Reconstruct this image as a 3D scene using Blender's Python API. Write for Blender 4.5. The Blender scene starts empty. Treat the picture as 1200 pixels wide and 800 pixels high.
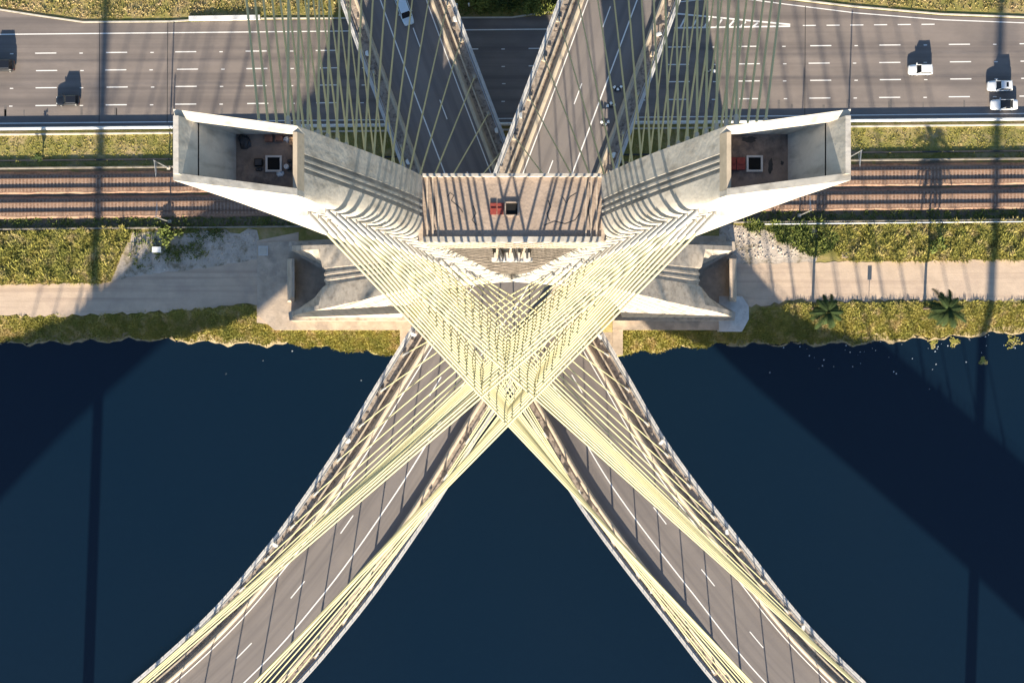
import bpy, bmesh, math, random
from mathutils import Vector, Matrix, Quaternion
random.seed(7)
R = math.radians
sc = bpy.context.scene
col = sc.collection

# ------------------------------------------------------------------ camera, sky, sun, exposure
CAM_H, FPX = 197.0, 1320.0
cam = bpy.data.cameras.new('camera'); camo = bpy.data.objects.new('camera', cam); col.objects.link(camo)
camo.location = (0, 0, CAM_H); camo.rotation_euler = (0, 0, 0)
cam.sensor_width = 36.0; cam.lens = FPX / 1200.0 * 36.0; cam.clip_start = 1.0; cam.clip_end = 9000.0
sc.camera = camo
TAN_EL = 0.325; AZ = 0.035
EL = math.atan(TAN_EL)
w = bpy.data.worlds.new('World'); sc.world = w; w.use_nodes = True
nt = w.node_tree
sky = nt.nodes.new('ShaderNodeTexSky'); sky.sky_type = 'NISHITA'; sky.sun_disc = False
sky.sun_elevation = EL; sky.sun_rotation = R(180) + math.atan(AZ)
sky.air_density = 1.0; sky.dust_density = 0.2; sky.ozone_density = 3.0
bg = nt.nodes['Background']; bg.inputs[1].default_value = 0.068
nt.links.new(sky.outputs[0], bg.inputs[0])
sun = bpy.data.lights.new('sun', 'SUN'); suno = bpy.data.objects.new('sun', sun); col.objects.link(suno)
sun.energy = 4.8; sun.angle = R(0.53); sun.color = (1.0, 0.87, 0.68)
sd = Vector((AZ, 1.0, -TAN_EL)).normalized()
suno.rotation_euler = sd.to_track_quat('-Z', 'Y').to_euler()
suno.location = (0, -60, 260)
sc.view_settings.view_transform = 'Standard'; sc.view_settings.look = 'None'
sc.view_settings.gamma = 1.0; sc.view_settings.use_curve_mapping = False
sc.view_settings.exposure = 1.72
try:
    sc.cycles.max_bounces = 6; sc.cycles.use_denoising = True
except Exception: pass

# ------------------------------------------------------------------ materials
MATS = {}
def ramp_mix(N, L, fac, ca, cb):
    m = N.new('ShaderNodeMix'); m.data_type = 'RGBA'
    L.new(fac, m.inputs[0]); m.inputs[6].default_value = (*ca, 1); m.inputs[7].default_value = (*cb, 1)
    return m
def mat(name, c, rough=0.8, var=0.25, scale=1.0, stretch=(1, 1, 1), coord='Object', metal=0.0, bump=0.0, bscale=8.0,
        c2=None, c3=None, s3=0.3, spec=0.3, t3=(0.5, 0.62), emit=None, layer=None):
    """procedural material: two noise octaves mix base -> c2, an optional third colour in patches, optional streak layer"""
    if name in MATS: return MATS[name]
    m = bpy.data.materials.new(name); m.use_nodes = True; MATS[name] = m
    N, L = m.node_tree.nodes, m.node_tree.links
    b = N['Principled BSDF']; b.inputs['Roughness'].default_value = rough; b.inputs['Metallic'].default_value = metal
    b.inputs['Specular IOR Level'].default_value = spec
    tc = N.new('ShaderNodeTexCoord'); mp = N.new('ShaderNodeMapping'); mp.inputs['Scale'].default_value = stretch
    L.new(tc.outputs[coord], mp.inputs[0])
    n1 = N.new('ShaderNodeTexNoise'); n1.inputs['Scale'].default_value = scale; n1.inputs['Detail'].default_value = 8
    n1.inputs['Roughness'].default_value = 0.65
    L.new(mp.outputs[0], n1.inputs[0])
    if c2 is None: c2 = tuple(x * (1 - var) for x in c); c = tuple(min(1, x * (1 + var)) for x in c)
    cr = N.new('ShaderNodeMapRange'); cr.inputs[1].default_value = 0.32; cr.inputs[2].default_value = 0.68
    L.new(n1.outputs[0], cr.inputs[0])
    mx = ramp_mix(N, L, cr.outputs[0], c2, c); out = mx.outputs[2]
    if c3 is not None:
        n3 = N.new('ShaderNodeTexNoise'); n3.inputs['Scale'].default_value = s3; n3.inputs['Detail'].default_value = 9
        n3.inputs['Roughness'].default_value = 0.7
        L.new(mp.outputs[0], n3.inputs[0])
        r3 = N.new('ShaderNodeMapRange'); r3.inputs[1].default_value = t3[0]; r3.inputs[2].default_value = t3[1]
        L.new(n3.outputs[0], r3.inputs[0])
        m3 = N.new('ShaderNodeMix'); m3.data_type = 'RGBA'; L.new(r3.outputs[0], m3.inputs[0])
        L.new(out, m3.inputs[6]); m3.inputs[7].default_value = (*c3, 1); out = m3.outputs[2]
    if layer is not None:      # (stretch, scale, colour, lo, hi): runs, stains and tyre wear
        ls, lsc, lc, lo, hi = layer
        mp2 = N.new('ShaderNodeMapping'); mp2.inputs['Scale'].default_value = ls; L.new(tc.outputs[coord], mp2.inputs[0])
        n4 = N.new('ShaderNodeTexNoise'); n4.inputs['Scale'].default_value = lsc; n4.inputs['Detail'].default_value = 6
        L.new(mp2.outputs[0], n4.inputs[0])
        r4 = N.new('ShaderNodeMapRange'); r4.inputs[1].default_value = lo; r4.inputs[2].default_value = hi; r4.inputs[4].default_value = 0.75
        L.new(n4.outputs[0], r4.inputs[0])
        m4 = N.new('ShaderNodeMix'); m4.data_type = 'RGBA'; L.new(r4.outputs[0], m4.inputs[0])
        L.new(out, m4.inputs[6]); m4.inputs[7].default_value = (*lc, 1); out = m4.outputs[2]
    L.new(out, b.inputs['Base Color'])
    if bump > 0:
        nb = N.new('ShaderNodeTexNoise'); nb.inputs['Scale'].default_value = bscale; nb.inputs['Detail'].default_value = 6
        L.new(tc.outputs[coord], nb.inputs[0])
        bp = N.new('ShaderNodeBump'); bp.inputs['Strength'].default_value = bump; bp.inputs['Distance'].default_value = 0.1
        L.new(nb.outputs[0], bp.inputs['Height']); L.new(bp.outputs[0], b.inputs['Normal'])
    return m

M_CONC = mat('tower_concrete', (.49, .455, .40), .85, .13, .5, bump=.25, bscale=2.5, c3=(.39, .355, .31), s3=.8, t3=(.5, .72),
             layer=((1.6, 1.6, .045), 1.0, (.26, .235, .20), .5, .72))
M_CONC2 = mat('weathered_concrete', (.47, .38, .295), .9, .2, .5, bump=.3, bscale=3, c3=(.31, .26, .215), s3=.35, t3=(.5, .68))
M_LEG = mat('leg_concrete', (.47, .40, .325), .88, .14, .5, bump=.25, bscale=2.5, c3=(.36, .305, .25), s3=.4, t3=(.5, .72), layer=((1.3, 1.3, .06), 1.0, (.25, .205, .165), .48, .7))
M_ROOF = mat('roof_membrane', (.25, .195, .16), .9, .25, .8, bump=.3, bscale=5, c3=(.10, .085, .08), s3=.5, t3=(.48, .62))
M_SLAB = mat('slab_concrete', (.35, .275, .22), .9, .22, .7, bump=.3, bscale=5, c3=(.17, .14, .125), s3=.9, t3=(.6, .72))
M_ASPH = mat('highway_asphalt', (.215, .182, .162), .85, .12, .25, stretch=(.5, 1, 1), bump=.2, bscale=9,
             c3=(.155, .135, .125), s3=.12, t3=(.45, .7), layer=((.006, .75, 1), 1.0, (.125, .108, .102), .45, .66))
M_DASPH = mat('deck_asphalt', (.205, .18, .165), .85, .1, .3, coord='UV', bump=.15, bscale=9,
              c3=(.16, .142, .135), s3=.15, t3=(.45, .7), layer=((.8, .012, 1), 1.0, (.135, .12, .115), .46, .66))
M_PAINT = mat('road_paint', (.78, .76, .72), .6, .08, 3.0, c3=(.5, .48, .45), s3=6, t3=(.55, .75))
M_TAR_SHADOW = mat('tar_and_shadow_dark', (.05, .048, .047), .8, .2, 3.0)  # tar colour, also used for the painted mast shadows on the highway
M_PATCH = mat('tar_patch', (.135, .122, .115), .85, .2, 2.0)
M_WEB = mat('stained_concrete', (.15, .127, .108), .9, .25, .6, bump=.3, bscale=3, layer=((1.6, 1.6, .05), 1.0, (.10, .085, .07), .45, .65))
M_WALK = mat('deck_walkway', (.33, .275, .225), .9, .3, 1.2, bump=.3, bscale=4, c3=(.14, .115, .10), s3=1.5, t3=(.5, .62))
M_BARR = mat('deck_barrier_concrete', (.46, .385, .29), .85, .2, .8, c3=(.25, .2, .16), s3=.8, t3=(.55, .75))
M_PARA = mat('parapet_concrete', (.52, .505, .48), .8, .14, .8, c3=(.34, .33, .32), s3=1.4, t3=(.55, .75))
M_METAL = mat('galvanised_metal', (.46, .47, .48), .45, .12, 3, metal=.6, spec=.5)
M_DARKMETAL = mat('dark_metal', (.055, .055, .06), .5, .2, 3, metal=.4)
M_CABLE = mat('cable_sheath', (.43, .40, .235), .55, .12, .5, spec=.3, c3=(.29, .27, .115), s3=.12, t3=(.52, .66))
M_GUIDE = mat('guide_pipe', (.33, .33, .32), .5, .15, 3, metal=.2)
M_RED = mat('red_painted_steel', (.25, .05, .038), .6, .25, 4, c3=(.30, .13, .10), s3=3, t3=(.6, .75))
M_BLACK = mat('black_void', (.008, .008, .008), .9, .1, 1)
M_GRASS = mat('grass_ground', (.30, .25, .085), .95, .3, .6, bump=.7, bscale=3, c2=(.16, .165, .04), c3=(.36, .275, .14), s3=.2, t3=(.48, .62))
M_TUFT = mat('tall_grass', (.41, .345, .09), .9, .3, .6, c2=(.22, .225, .045), c3=(.50, .39, .18), s3=.45, t3=(.5, .62), layer=((1, 1, 1), .16, (.20, .21, .045), .5, .68))
M_DRY = mat('dry_grass', (.42, .325, .13), .9, .3, .8, c2=(.21, .20, .05), c3=(.47, .35, .2), s3=.35, t3=(.46, .6))
M_SHRUB = mat('shrub_leaves', (.19, .21, .045), .8, .3, .6, c2=(.06, .095, .02), c3=(.30, .26, .09), s3=.3, t3=(.58, .7))
M_PALM = mat('palm_leaf', (.032, .05, .017), .8, .35, 1.2, spec=.1)
M_BARK = mat('bark', (.16, .12, .085), .9, .3, 3)
M_DIRT = mat('pale_dirt', (.52, .405, .305), .95, .1, .4, bump=.3, bscale=4, c3=(.43, .33, .26), s3=.18, t3=(.5, .7),
             layer=((.02, 1.1, 1), 1.0, (.38, .285, .22), .5, .68))
M_RUBBLE = mat('rubble_ground', (.50, .43, .36), .95, .3, .7, bump=.7, bscale=3, c3=(.24, .2, .14), s3=.35, t3=(.5, .6))
M_BALL = mat('rusty_ballast', (.255, .16, .112), .95, .4, 2.2, bump=.9, bscale=6, c3=(.32, .215, .15), s3=.15, t3=(.45, .7))
M_BALLD = mat('corridor_soil', (.15, .125, .09), .95, .3, .8, bump=.6, bscale=5, c3=(.13, .14, .05), s3=.4, t3=(.5, .6))
M_SLEEP = mat('sleeper_concrete', (.34, .235, .175), .9, .2, 2)
M_RAIL = mat('rail_steel', (.16, .105, .08), .6, .2, 2, metal=.4)
M_DULL = mat('dull_concrete', (.27, .24, .20), .9, .25, .5, c3=(.17, .15, .11), s3=.4, t3=(.48, .62))
M_WALL = mat('kerb_concrete', (.52, .48, .41), .85, .15, .6, c3=(.33, .29, .24), s3=.5, t3=(.55, .75))
M_WHITEB = mat('painted_barrier', (.70, .69, .66), .7, .08, .8, c3=(.45, .44, .42), s3=.4, t3=(.58, .75))
M_WHITE = mat('white_painted_metal', (.78, .78, .76), .4, .06, 3)
M_LIGHTCASE = mat('floodlight_case', (.68, .67, .63), .45, .1, 3)

def water_mat():
    m = bpy.data.materials.new('river_water'); m.use_nodes = True
    N, L = m.node_tree.nodes, m.node_tree.links; b = N['Principled BSDF']
    tc = N.new('ShaderNodeTexCoord')
    n = N.new('ShaderNodeTexNoise'); n.inputs['Scale'].default_value = .02; n.inputs['Detail'].default_value = 4
    L.new(tc.outputs['Object'], n.inputs[0])
    mx = ramp_mix(N, L, n.outputs[0], (.0012, .0092, .0215), (.0042, .0118, .0225)); L.new(mx.outputs[2], b.inputs['Base Color'])
    b.inputs['Roughness'].default_value = .12; b.inputs['IOR'].default_value = 1.33; b.inputs['Specular IOR Level'].default_value = .9
    nb = N.new('ShaderNodeTexNoise'); nb.inputs['Scale'].default_value = .6; nb.inputs['Detail'].default_value = 5
    L.new(tc.outputs['Object'], nb.inputs[0])
    bp = N.new('ShaderNodeBump'); bp.inputs['Strength'].default_value = .08; bp.inputs['Distance'].default_value = .2
    L.new(nb.outputs[0], bp.inputs['Height']); L.new(bp.outputs[0], b.inputs['Normal'])
    return m
M_WATER = water_mat()
def paint(name, c, rough=.3):
    m = mat(name, c, rough, .04, 2, spec=.5); m.node_tree.nodes['Principled BSDF'].inputs['Coat Weight'].default_value = .6
    return m
M_CARW = paint('car_paint_white', (.78, .78, .77)); M_CARS = paint('car_paint_offwhite', (.66, .68, .70))
M_CARK = paint('car_paint_black', (.012, .013, .016)); M_CARB = paint('car_paint_navy', (.02, .04, .09)); M_VAN = paint('van_paint_pale_blue', (.52, .62, .70))
M_GLASS = mat('car_glass', (.012, .014, .018), .08, .1, 2, spec=.6)
M_TYRE = mat('tyre_rubber', (.02, .02, .02), .9, .1, 4)
M_LAMP = mat('lamp_lens', (.75, .75, .72), .15, .05, 4, spec=.6); M_TAIL = mat('tail_lens', (.35, .02, .02), .2, .05, 4, spec=.6)

# ------------------------------------------------------------------ mesh helpers
def mesh(name, vs, fs, m=None, smooth=False, uv=None, ang=35):
    me = bpy.data.meshes.new(name); me.from_pydata([tuple(v) for v in vs], [], fs)
    if m: me.materials.append(m)
    if uv is not None:
        lay = me.uv_layers.new(name='UVMap')
        for l in me.loops: lay.data[l.index].uv = uv[l.vertex_index]
    if smooth:
        me.shade_smooth(); me.set_sharp_from_angle(angle=R(ang))
    me.validate(); me.update()
    return me
def fixn(me):
    bm = bmesh.new(); bm.from_mesh(me); bmesh.ops.recalc_face_normals(bm, faces=bm.faces); bm.to_mesh(me); bm.free(); me.update(); return me
def obj(name, me, parent=None, loc=None, rotz=0):
    o = bpy.data.objects.new(name, me); col.objects.link(o)
    if parent: o.parent = parent
    if loc is not None: o.location = loc
    if rotz: o.rotation_euler.z = rotz
    return o
def tag(o, label, cat, group=None):
    o['label'] = label; o['category'] = cat
    if group: o['group'] = group
    return o
def struct(o): o['kind'] = 'structure'; return o
def stuff(o, label=None, cat=None):
    o['kind'] = 'stuff'
    if label: o['label'] = label
    if cat: o['category'] = cat
    return o
def empty(name, loc=(0, 0, 0), rotz=0):
    e = bpy.data.objects.new(name, None); col.objects.link(e); e.location = loc; e.rotation_euler.z = rotz; return e
class MB:
    def __init__(s): s.v = []; s.f = []
    def add(s, vs, fs):
        k = len(s.v); s.v += [tuple(v) for v in vs]; s.f += [tuple(i + k for i in f) for f in fs]; return s
    def box(s, x0, x1, y0, y1, z0, z1):
        return s.hexa([(x0, y0, z0), (x1, y0, z0), (x1, y1, z0), (x0, y1, z0)], [(x0, y0, z1), (x1, y0, z1), (x1, y1, z1), (x0, y1, z1)])
    def hexa(s, b, t):
        return s.add(list(b) + list(t), [(3, 2, 1, 0), (4, 5, 6, 7), (0, 1, 5, 4), (1, 2, 6, 5), (2, 3, 7, 6), (3, 0, 4, 7)])
    def tube(s, p, q, r0, r1=None, n=8, caps=True):
        r1 = r0 if r1 is None else r1; p, q = Vector(p), Vector(q); d = (q - p).normalized()
        a = d.orthogonal().normalized(); b = d.cross(a); vs = []
        for c, r in ((p, r0), (q, r1)):
            for i in range(n):
                t = 2 * math.pi * i / n; vs.append(c + a * math.cos(t) * r + b * math.sin(t) * r)
        fs = [(i, (i + 1) % n, n + (i + 1) % n, n + i) for i in range(n)]
        if caps: fs += [tuple(range(n - 1, -1, -1)), tuple(range(n, 2 * n))]
        return s.add(vs, fs)
    def prism(s, pts, z0, z1):
        n = len(pts); vs = [(x, y, z0) for x, y in pts] + [(x, y, z1) for x, y in pts]
        return s.add(vs, [tuple(range(n - 1, -1, -1)), tuple(range(n, 2 * n))] + [(i, (i + 1) % n, n + (i + 1) % n, n + i) for i in range(n)])
    def build(s, name, m, parent=None, smooth=False, bevel=0, loc=None):
        me = mesh(name, s.v, s.f, m); fixn(me)
        if bevel:
            bm = bmesh.new(); bm.from_mesh(me); bmesh.ops.bevel(bm, geom=list(bm.edges), offset=bevel, segments=2, affect='EDGES', clamp_overlap=True); bm.to_mesh(me); bm.free()
        if smooth: me.shade_smooth(); me.set_sharp_from_angle(angle=R(40))
        return obj(name, me, parent, loc)
def interp(tab, z):
    if z <= tab[0][0]: return tab[0][1]
    for (a, fa), (b, fb) in zip(tab, tab[1:]):
        if z <= b:
            t = (z - a) / (b - a); return fa + (fb - fa) * t
    return tab[-1][1]
def crom(tab, z):      # monotone-ish smooth interpolation of a table
    zs = [t[0] for t in tab]
    if z <= zs[0]: return tab[0][1]
    if z >= zs[-1]: return tab[-1][1]
    for i in range(len(tab) - 1):
        if z <= zs[i + 1]:
            a, b = tab[i], tab[i + 1]; h = b[0] - a[0]; t = (z - a[0]) / h
            s0 = (b[1] - tab[i - 1][1]) / (b[0] - tab[i - 1][0]) if i > 0 else (b[1] - a[1]) / h
            s1 = (tab[i + 2][1] - a[1]) / (tab[i + 2][0] - a[0]) if i + 2 < len(tab) else (b[1] - a[1]) / h
            return (2*t**3-3*t*t+1)*a[1] + (t**3-2*t*t+t)*h*s0 + (-2*t**3+3*t*t)*b[1] + (t**3-t*t)*h*s1
def W(px, py, z=0.0):   # surveying helper: ground coordinates read off the vertical aerial photograph at height z
    s = FPX / (CAM_H - z); return Vector(((px - 600) / s, (400 - py) / s, z))
SK = 0.0096             # the whole corridor (road, railway, bank) runs 0.55 degrees off the tower's axis
def GY(y, x): return y + SK * x

# ------------------------------------------------------------------ ground, river
WZ = -3.0
SHORE = [(-900, -.4), (-91, -.3), (-64, .6), (-50, -.2), (-40, -.4), (-24, -2.2), (-18, -2.4), (18, -2.6), (30, -1.2), (41, -.3), (53, -.3), (62, -.2),
         (70, .5), (78, .9), (85, 1.6), (91, 1.9), (900, 9)]
def shore(x): return interp(SHORE, x) + .35 * math.sin(x * .9) + .25 * math.sin(x * 2.3 + 1) * math.cos(x * .37)
def ground_h(x, y):
    ys = shore(x); d = y - ys
    if d >= 0:
        t = min(1, d / 6.2); t = 1 - (1 - t) ** 1.6
        h = WZ + (0 - WZ) * t
    else: h = max(-6.0, WZ + d * .55)
    if y < -84:
        h = max(h, min(0.0, -6 + (-84 - y) * .7))
    return h
def ground_mesh():
    xs = [-4000, -1500, -600, -250] + [-130 + i * 1.6 for i in range(164)] + [250, 600, 1500, 4000]
    ys = [-4000, -1500, -500, -200, -120, -100, -96, -92, -88, -84, -70, -40, -20, -8] + [-5 + i * .55 for i in range(28)] + [12, 16, 20, 30, 45, 60, 80, 120, 250, 600, 1500, 4000]
    vs = []; rr = random.Random(3)
    for y in ys:
        for x in xs:
            h = ground_h(x, y)
            if -4 < y < 12 and abs(x) < 128: h += rr.uniform(-.14, 0)
            vs.append((x, y, h - .02))
    n = len(xs); fs = [(j * n + i, j * n + i + 1, (j + 1) * n + i + 1, (j + 1) * n + i) for j in range(len(ys) - 1) for i in range(n - 1)]
    return mesh('ground', vs, fs, M_GRASS, smooth=True, ang=60)
struct(obj('ground', ground_mesh()))
struct(obj('river_water', mesh('river_water', [(-3900, -110, WZ), (3900, -110, WZ), (3900, 40, WZ), (-3900, 40, WZ)], [(0, 1, 2, 3)], M_WATER)))

def sheet(name, pts, z, m, parent=None):
    me = mesh(name, [(x, y, z) for x, y in pts], [tuple(range(len(pts)))], m); fixn(me)
    if me.polygons[0].normal.z < 0: me.flip_normals()
    return obj(name, me, parent)
def strip(x0, x1, y0, y1): return [(x0, GY(y0, x0)), (x1, GY(y0, x1)), (x1, GY(y1, x1)), (x0, GY(y1, x0))]
def ragged(poly, amp, step=1.5, seed=1):
    """polygon outline broken up irregularly"""
    rr = random.Random(seed); out = []
    for (a, b) in zip(poly, poly[1:] + poly[:1]):
        a, b = Vector(a), Vector(b); n = max(1, int((b - a).length / step))
        if (b - a).length > 400: n = 1
        for i in range(n):
            p = a.lerp(b, i / n); out.append((p.x + rr.uniform(-amp, amp), p.y + rr.uniform(-amp, amp)))
    return out
FAR = 2500
# dirt service track on the bank
def PX(pts): return [tuple(W(a, b).xy) for a, b in pts]
def ribbon(name, top, bot, z, m, amp, seed, xs=None):
    """ground strip between an upper and a lower edge, both tables of (x, y), with broken edges"""
    rr = random.Random(seed); x0, x1 = top[0][0], top[-1][0]; n = int(min(200, (x1 - x0)) / .8)
    X = [x0 + (x1 - x0) * i / n for i in range(n + 1)]; vs = []; 
    for x in X:
        a, b = interp(top, x) + rr.uniform(-amp, amp) * .5, interp(bot, x) + rr.uniform(-amp, amp)
        for k in range(4): y = b + (a - b) * k / 3; vs.append((x, y, z + max(0, ground_h(x, y))))
    fs = [(4 * i + k, 4 * i + 4 + k, 4 * i + 5 + k, 4 * i + 1 + k) for i in range(n) for k in range(3)]
    return struct(obj(name, mesh(name, vs, fs, m)))
ribbon('dirt_track', [(-150, 9.0), *PX([(0, 334), (114, 332), (169, 322), (240, 314), (300, 304), (348, 298)])], [(-150, 4.6), *PX([(0, 370), (91, 369), (208, 364), (299, 356), (348, 356)])], .016, M_DIRT, .35, 4)
ribbon('dirt_track', [*PX([(838, 310), (960, 307), (1200, 304)]), (150, 15.0)], [*PX([(838, 362), (885, 358), (940, 352), (1200, 353)]), (150, 7.6)], .016, M_DIRT, .35, 5)
struct(sheet('rubble_patch', ragged(PX([(845, 264), (955, 262), (962, 300), (958, 309), (840, 312)]), .5, 1.3, 9), .008, M_RUBBLE))
struct(sheet('rubble_patch', ragged(PX([(128, 331), (152, 272), (300, 270), (305, 307), (240, 316), (169, 324)]), .6, 1.3, 10), .008, M_RUBBLE))

# ------------------------------------------------------------------ highway
HW = empty('highway'); struct(HW)
hw = [(-400, GY(38.3, -400)), (400, GY(38.3, 400)), (400, 62.5), (110, 56.8), (91, 56.3), (75, 56.9), (60, 58.2), (48, 59.6), (38, 61.0), (25, 60.0), (10, 57.4), (0, 56.5), (-45, 56.1), (-60, 55.7), (-75, 55.6), (-82, 56.6), (-91, 58.0), (-110, 60.5), (-400, 64)]
sheet('road_surface', hw, .012, M_ASPH, HW)
def line(pts, wd, z, name, m, parent):
    vs = []; fs = []
    for i, p in enumerate(pts):
        p = Vector(p); a = Vector(pts[max(0, i - 1)]); b = Vector(pts[min(len(pts) - 1, i + 1)]); t = (b - a).normalized(); n = Vector((-t.y, t.x))
        vs += [(*(p + n * wd / 2), z), (*(p - n * wd / 2), z)]
    fs = [(2 * i, 2 * i + 1, 2 * i + 3, 2 * i + 2) for i in range(len(pts) - 1)]
    me = mesh(name, vs, fs, m); fixn(me)
    if me.polygons[0].normal.z < 0: me.flip_normals()
    return obj(name, me, parent)
line([(-400, GY(38.95, -400)), (400, GY(38.95, 400))], .16, .018, 'edge_line', M_PAINT, HW)
line([(-400, GY(54.5, -400)), (26, GY(54.5, 26))], .18, .018, 'edge_line', M_PAINT, HW)
line([(26, 59.0), (38, 60.2), (48, 58.9), (60, 57.4), (75, 56.2), (91, 55.6), (110, 56.1), (400, 61.6)], .16, .018, 'edge_line', M_PAINT, HW)
dash_me = mesh('lane_dash', [(-1.85, -.09, 0), (1.85, -.09, 0), (1.85, .09, 0), (-1.85, .09, 0)], [(0, 1, 2, 3)], M_PAINT)
stud_me = mesh('road_stud', [(-.3, -.08, 0), (.3, -.08, 0), (.3, .08, 0), (-.3, .08, 0)], [(0, 1, 2, 3)], M_PAINT)
for r, yb in enumerate((42.0, 45.1, 48.1, 51.15)):
    for k in range(-9, 10):
        x = -81.5 + (k + 0) * 12.3 + 6.6 * 0 + 61.5 + random.uniform(-.25, .25); x = k * 12.3 - 7.7 + random.uniform(-.2, .2)
        obj('lane_dash', dash_me, HW, (x, GY(yb, x), .018), SK)
        if abs(x) < 95: obj('road_stud', stud_me, HW, (x + 6.2, GY(yb, x), .018), SK)
for k in range(6):
    x = 52 + k * 4.15; obj('lane_dash', dash_me, HW, (x, GY(54.7, x), .019), SK).scale = (.62, 1, 1)
# painted nose where the slip lane joins
g0 = W(899, 27); gore = []
for (a, b, wd) in (((790, 16), (926, 29), .28), ((790, 33), (926, 31), .28)):
    line([tuple(W(*a).xy), tuple(W(*b).xy)], wd, .020, 'gore_line', M_PAINT, HW)
for k in range(7):
    x = 797 + k * 14; yt = 17.2 + (x - 790) * .0956; yb = 32.6
    line([tuple(W(x, yb).xy), tuple(W(x + 7, yt + 1.2).xy)], .3, .0205, 'gore_chevron', M_PAINT, HW)
for x in (-72.2, -60.3, 51.2): line([(x, GY(38.9, x)), (x + .1, 56.0 if x < 0 else 58.6)], .13, .021, 'joint_or_shadow_line', M_TAR_SHADOW, HW)  # first is a tar joint; the other two are railway mast shadows painted dark
rr = random.Random(12)
for k in range(22):
    x = rr.uniform(30, 90) if k < 15 else rr.uniform(-90, -50); ww = rr.uniform(.15, .5); y0 = GY(40.2, x); h = rr.uniform(.6, 2.0)
    sheet('asphalt_patch', [(x, y0), (x + ww, y0 + .02), (x + ww, y0 + h), (x, y0 + h)], .0165, M_PATCH, HW)
# kerbs and barriers beside the highway
def long_box(name, y0, y1, z0, z1, m, x0=-400, x1=400, parent=None):
    b = MB(); b.hexa([(x0, GY(y0, x0), z0), (x1, GY(y0, x1), z0), (x1, GY(y1, x1), z0), (x0, GY(y1, x0), z0)],
                     [(x0, GY(y0, x0), z1), (x1, GY(y0, x1), z1), (x1, GY(y1, x1), z1), (x0, GY(y1, x0), z1)])
    return b.build(name, m, parent)
bw = MB()
prof = [(37.72, -.2), (38.28, -.2), (38.28, .1), (38.1, .3), (38.06, .72), (37.90, .72), (37.86, .3), (37.72, .1)]
vs = [(x, GY(y, x), z) for x in (-400, 400) for y, z in prof]; n = len(prof)
bw.add(vs, [tuple(range(n)), tuple(range(n, 2 * n))] + [(i, (i + 1) % n, n + (i + 1) % n, n + i) for i in range(n)])
tag(bw.build('roadside_barrier', M_WHITEB), 'long white concrete safety barrier along the highway edge', 'barrier')
tag(long_box('drain_kerb', 36.85, 37.1, -.1, .35, M_WALL), 'low cream concrete kerb beside the railway grass strip', 'kerb')
def curb_path(name, pts, wd, h, m, label):
    b = MB(); vs = []
    for i, p in enumerate(pts):
        p = Vector(p); a = Vector(pts[max(0, i - 1)]); c = Vector(pts[min(len(pts) - 1, i + 1)]); t = (c - a).normalized(); nn = Vector((-t.y, t.x))
        for o_, z in ((wd / 2, -.1), (-wd / 2, -.1), (-wd / 2, h), (wd / 2, h)): q = p + nn * o_; vs.append((q.x, q.y, z))
    k = len(pts); fs = [(4 * i + j, 4 * i + (j + 1) % 4, 4 * i + 4 + (j + 1) % 4, 4 * i + 4 + j) for i in range(k - 1) for j in range(4)] + [(0, 1, 2, 3), (4 * k - 4, 4 * k - 3, 4 * k - 2, 4 * k - 1)]
    b.add(vs, fs); return tag(b.build(name, m), label, 'kerb')
curb_path('road_kerb', [(-300, 63), (-110, 60.7), (-91, 58.2), (-82, 56.8), (-75, 55.8), (-60, 55.9), (-56.5, 56.1)], .25, .14, M_WALL, 'curved pale kerb between the highway shoulder and dry grass verge')
curb_path('road_kerb', [(-56.4, 56.35), (-44, 56.55)], .75, .5, M_WHITEB, 'short thick white kerb block beside the dry grass verge')
curb_path('road_kerb', [(-43.9, 56.4), (0, 56.6), (24, 60.3)], .25, .14, M_WALL, 'straight kerb below the decks beside shaded shrubs')
curb_path('road_kerb', [(38.2, 61.3), (48, 59.9), (60, 58.5), (75, 57.2), (91, 56.6), (110, 57.1), (300, 61)], .25, .14, M_WALL, 'curved pale kerb where the slip lane joins the highway')

# ------------------------------------------------------------------ railway
RZ = -.35
sheet('corridor', strip(-400, 400, 20.7, 31.0), .006, M_BALLD); col.objects['corridor'].name = 'railway_corridor'; struct(bpy.data.objects['railway_corridor'])
def track(yc, label):
    t = empty('railway_track', (0, yc, 0)); tag(t, label, 'railway', 'railway tracks')
    b = MB(); sec = [(-1.95, 0), (-1.6, .4), (1.5, .4), (2.05, 0)]
    vs = []; xs = [-400] + [-100 + i * 2 for i in range(101)] + [400]; rr = random.Random(int(yc * 10))
    for x in xs:
        for o_, z in sec: vs.append((x, SK * x + o_ + (rr.uniform(-.12, .12) if z == 0 or abs(o_) < 2 else 0), z + .004 + (rr.uniform(-.03, .02) if z else 0)))
    fs = [(4 * i + j, 4 * i + 4 + j, 4 * i + 5 + j, 4 * i + 1 + j) for i in range(len(xs) - 1) for j in range(3)]
    b.add(vs, fs); b.build('ballast_bed', M_BALL, t)
    s = MB()
    for k in range(-175, 176):
        x = k * .62; s.box(x - .13, x + .13, SK * x - 1.35, SK * x + 1.35, .34, .425)
    stuff(s.build('sleepers', M_SLEEP, t))
    for sg in (-1, 1):
        r = MB(); y = sg * .84
        vs = []
        for x in (-400, 400):
            for o_, z in ((-.09, .40), (.09, .40), (.09, .45), (.03, .47), (.03, .57), (.06, .58), (.06, .65), (-.06, .65), (-.06, .58), (-.03, .57), (-.03, .47), (-.09, .45)):
                vs.append((x, SK * x + y + o_, z))
        n = 12; r.add(vs, [(i, (i + 1) % n, n + (i + 1) % n, n + i) for i in range(n)]); r.build('rail', M_RAIL, t)
    return t
track(28.35, 'railway track on rusty ballast next to the grass strip by the highway')
track(24.15, 'railway track on rusty ballast on the river side of the corridor')
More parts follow.
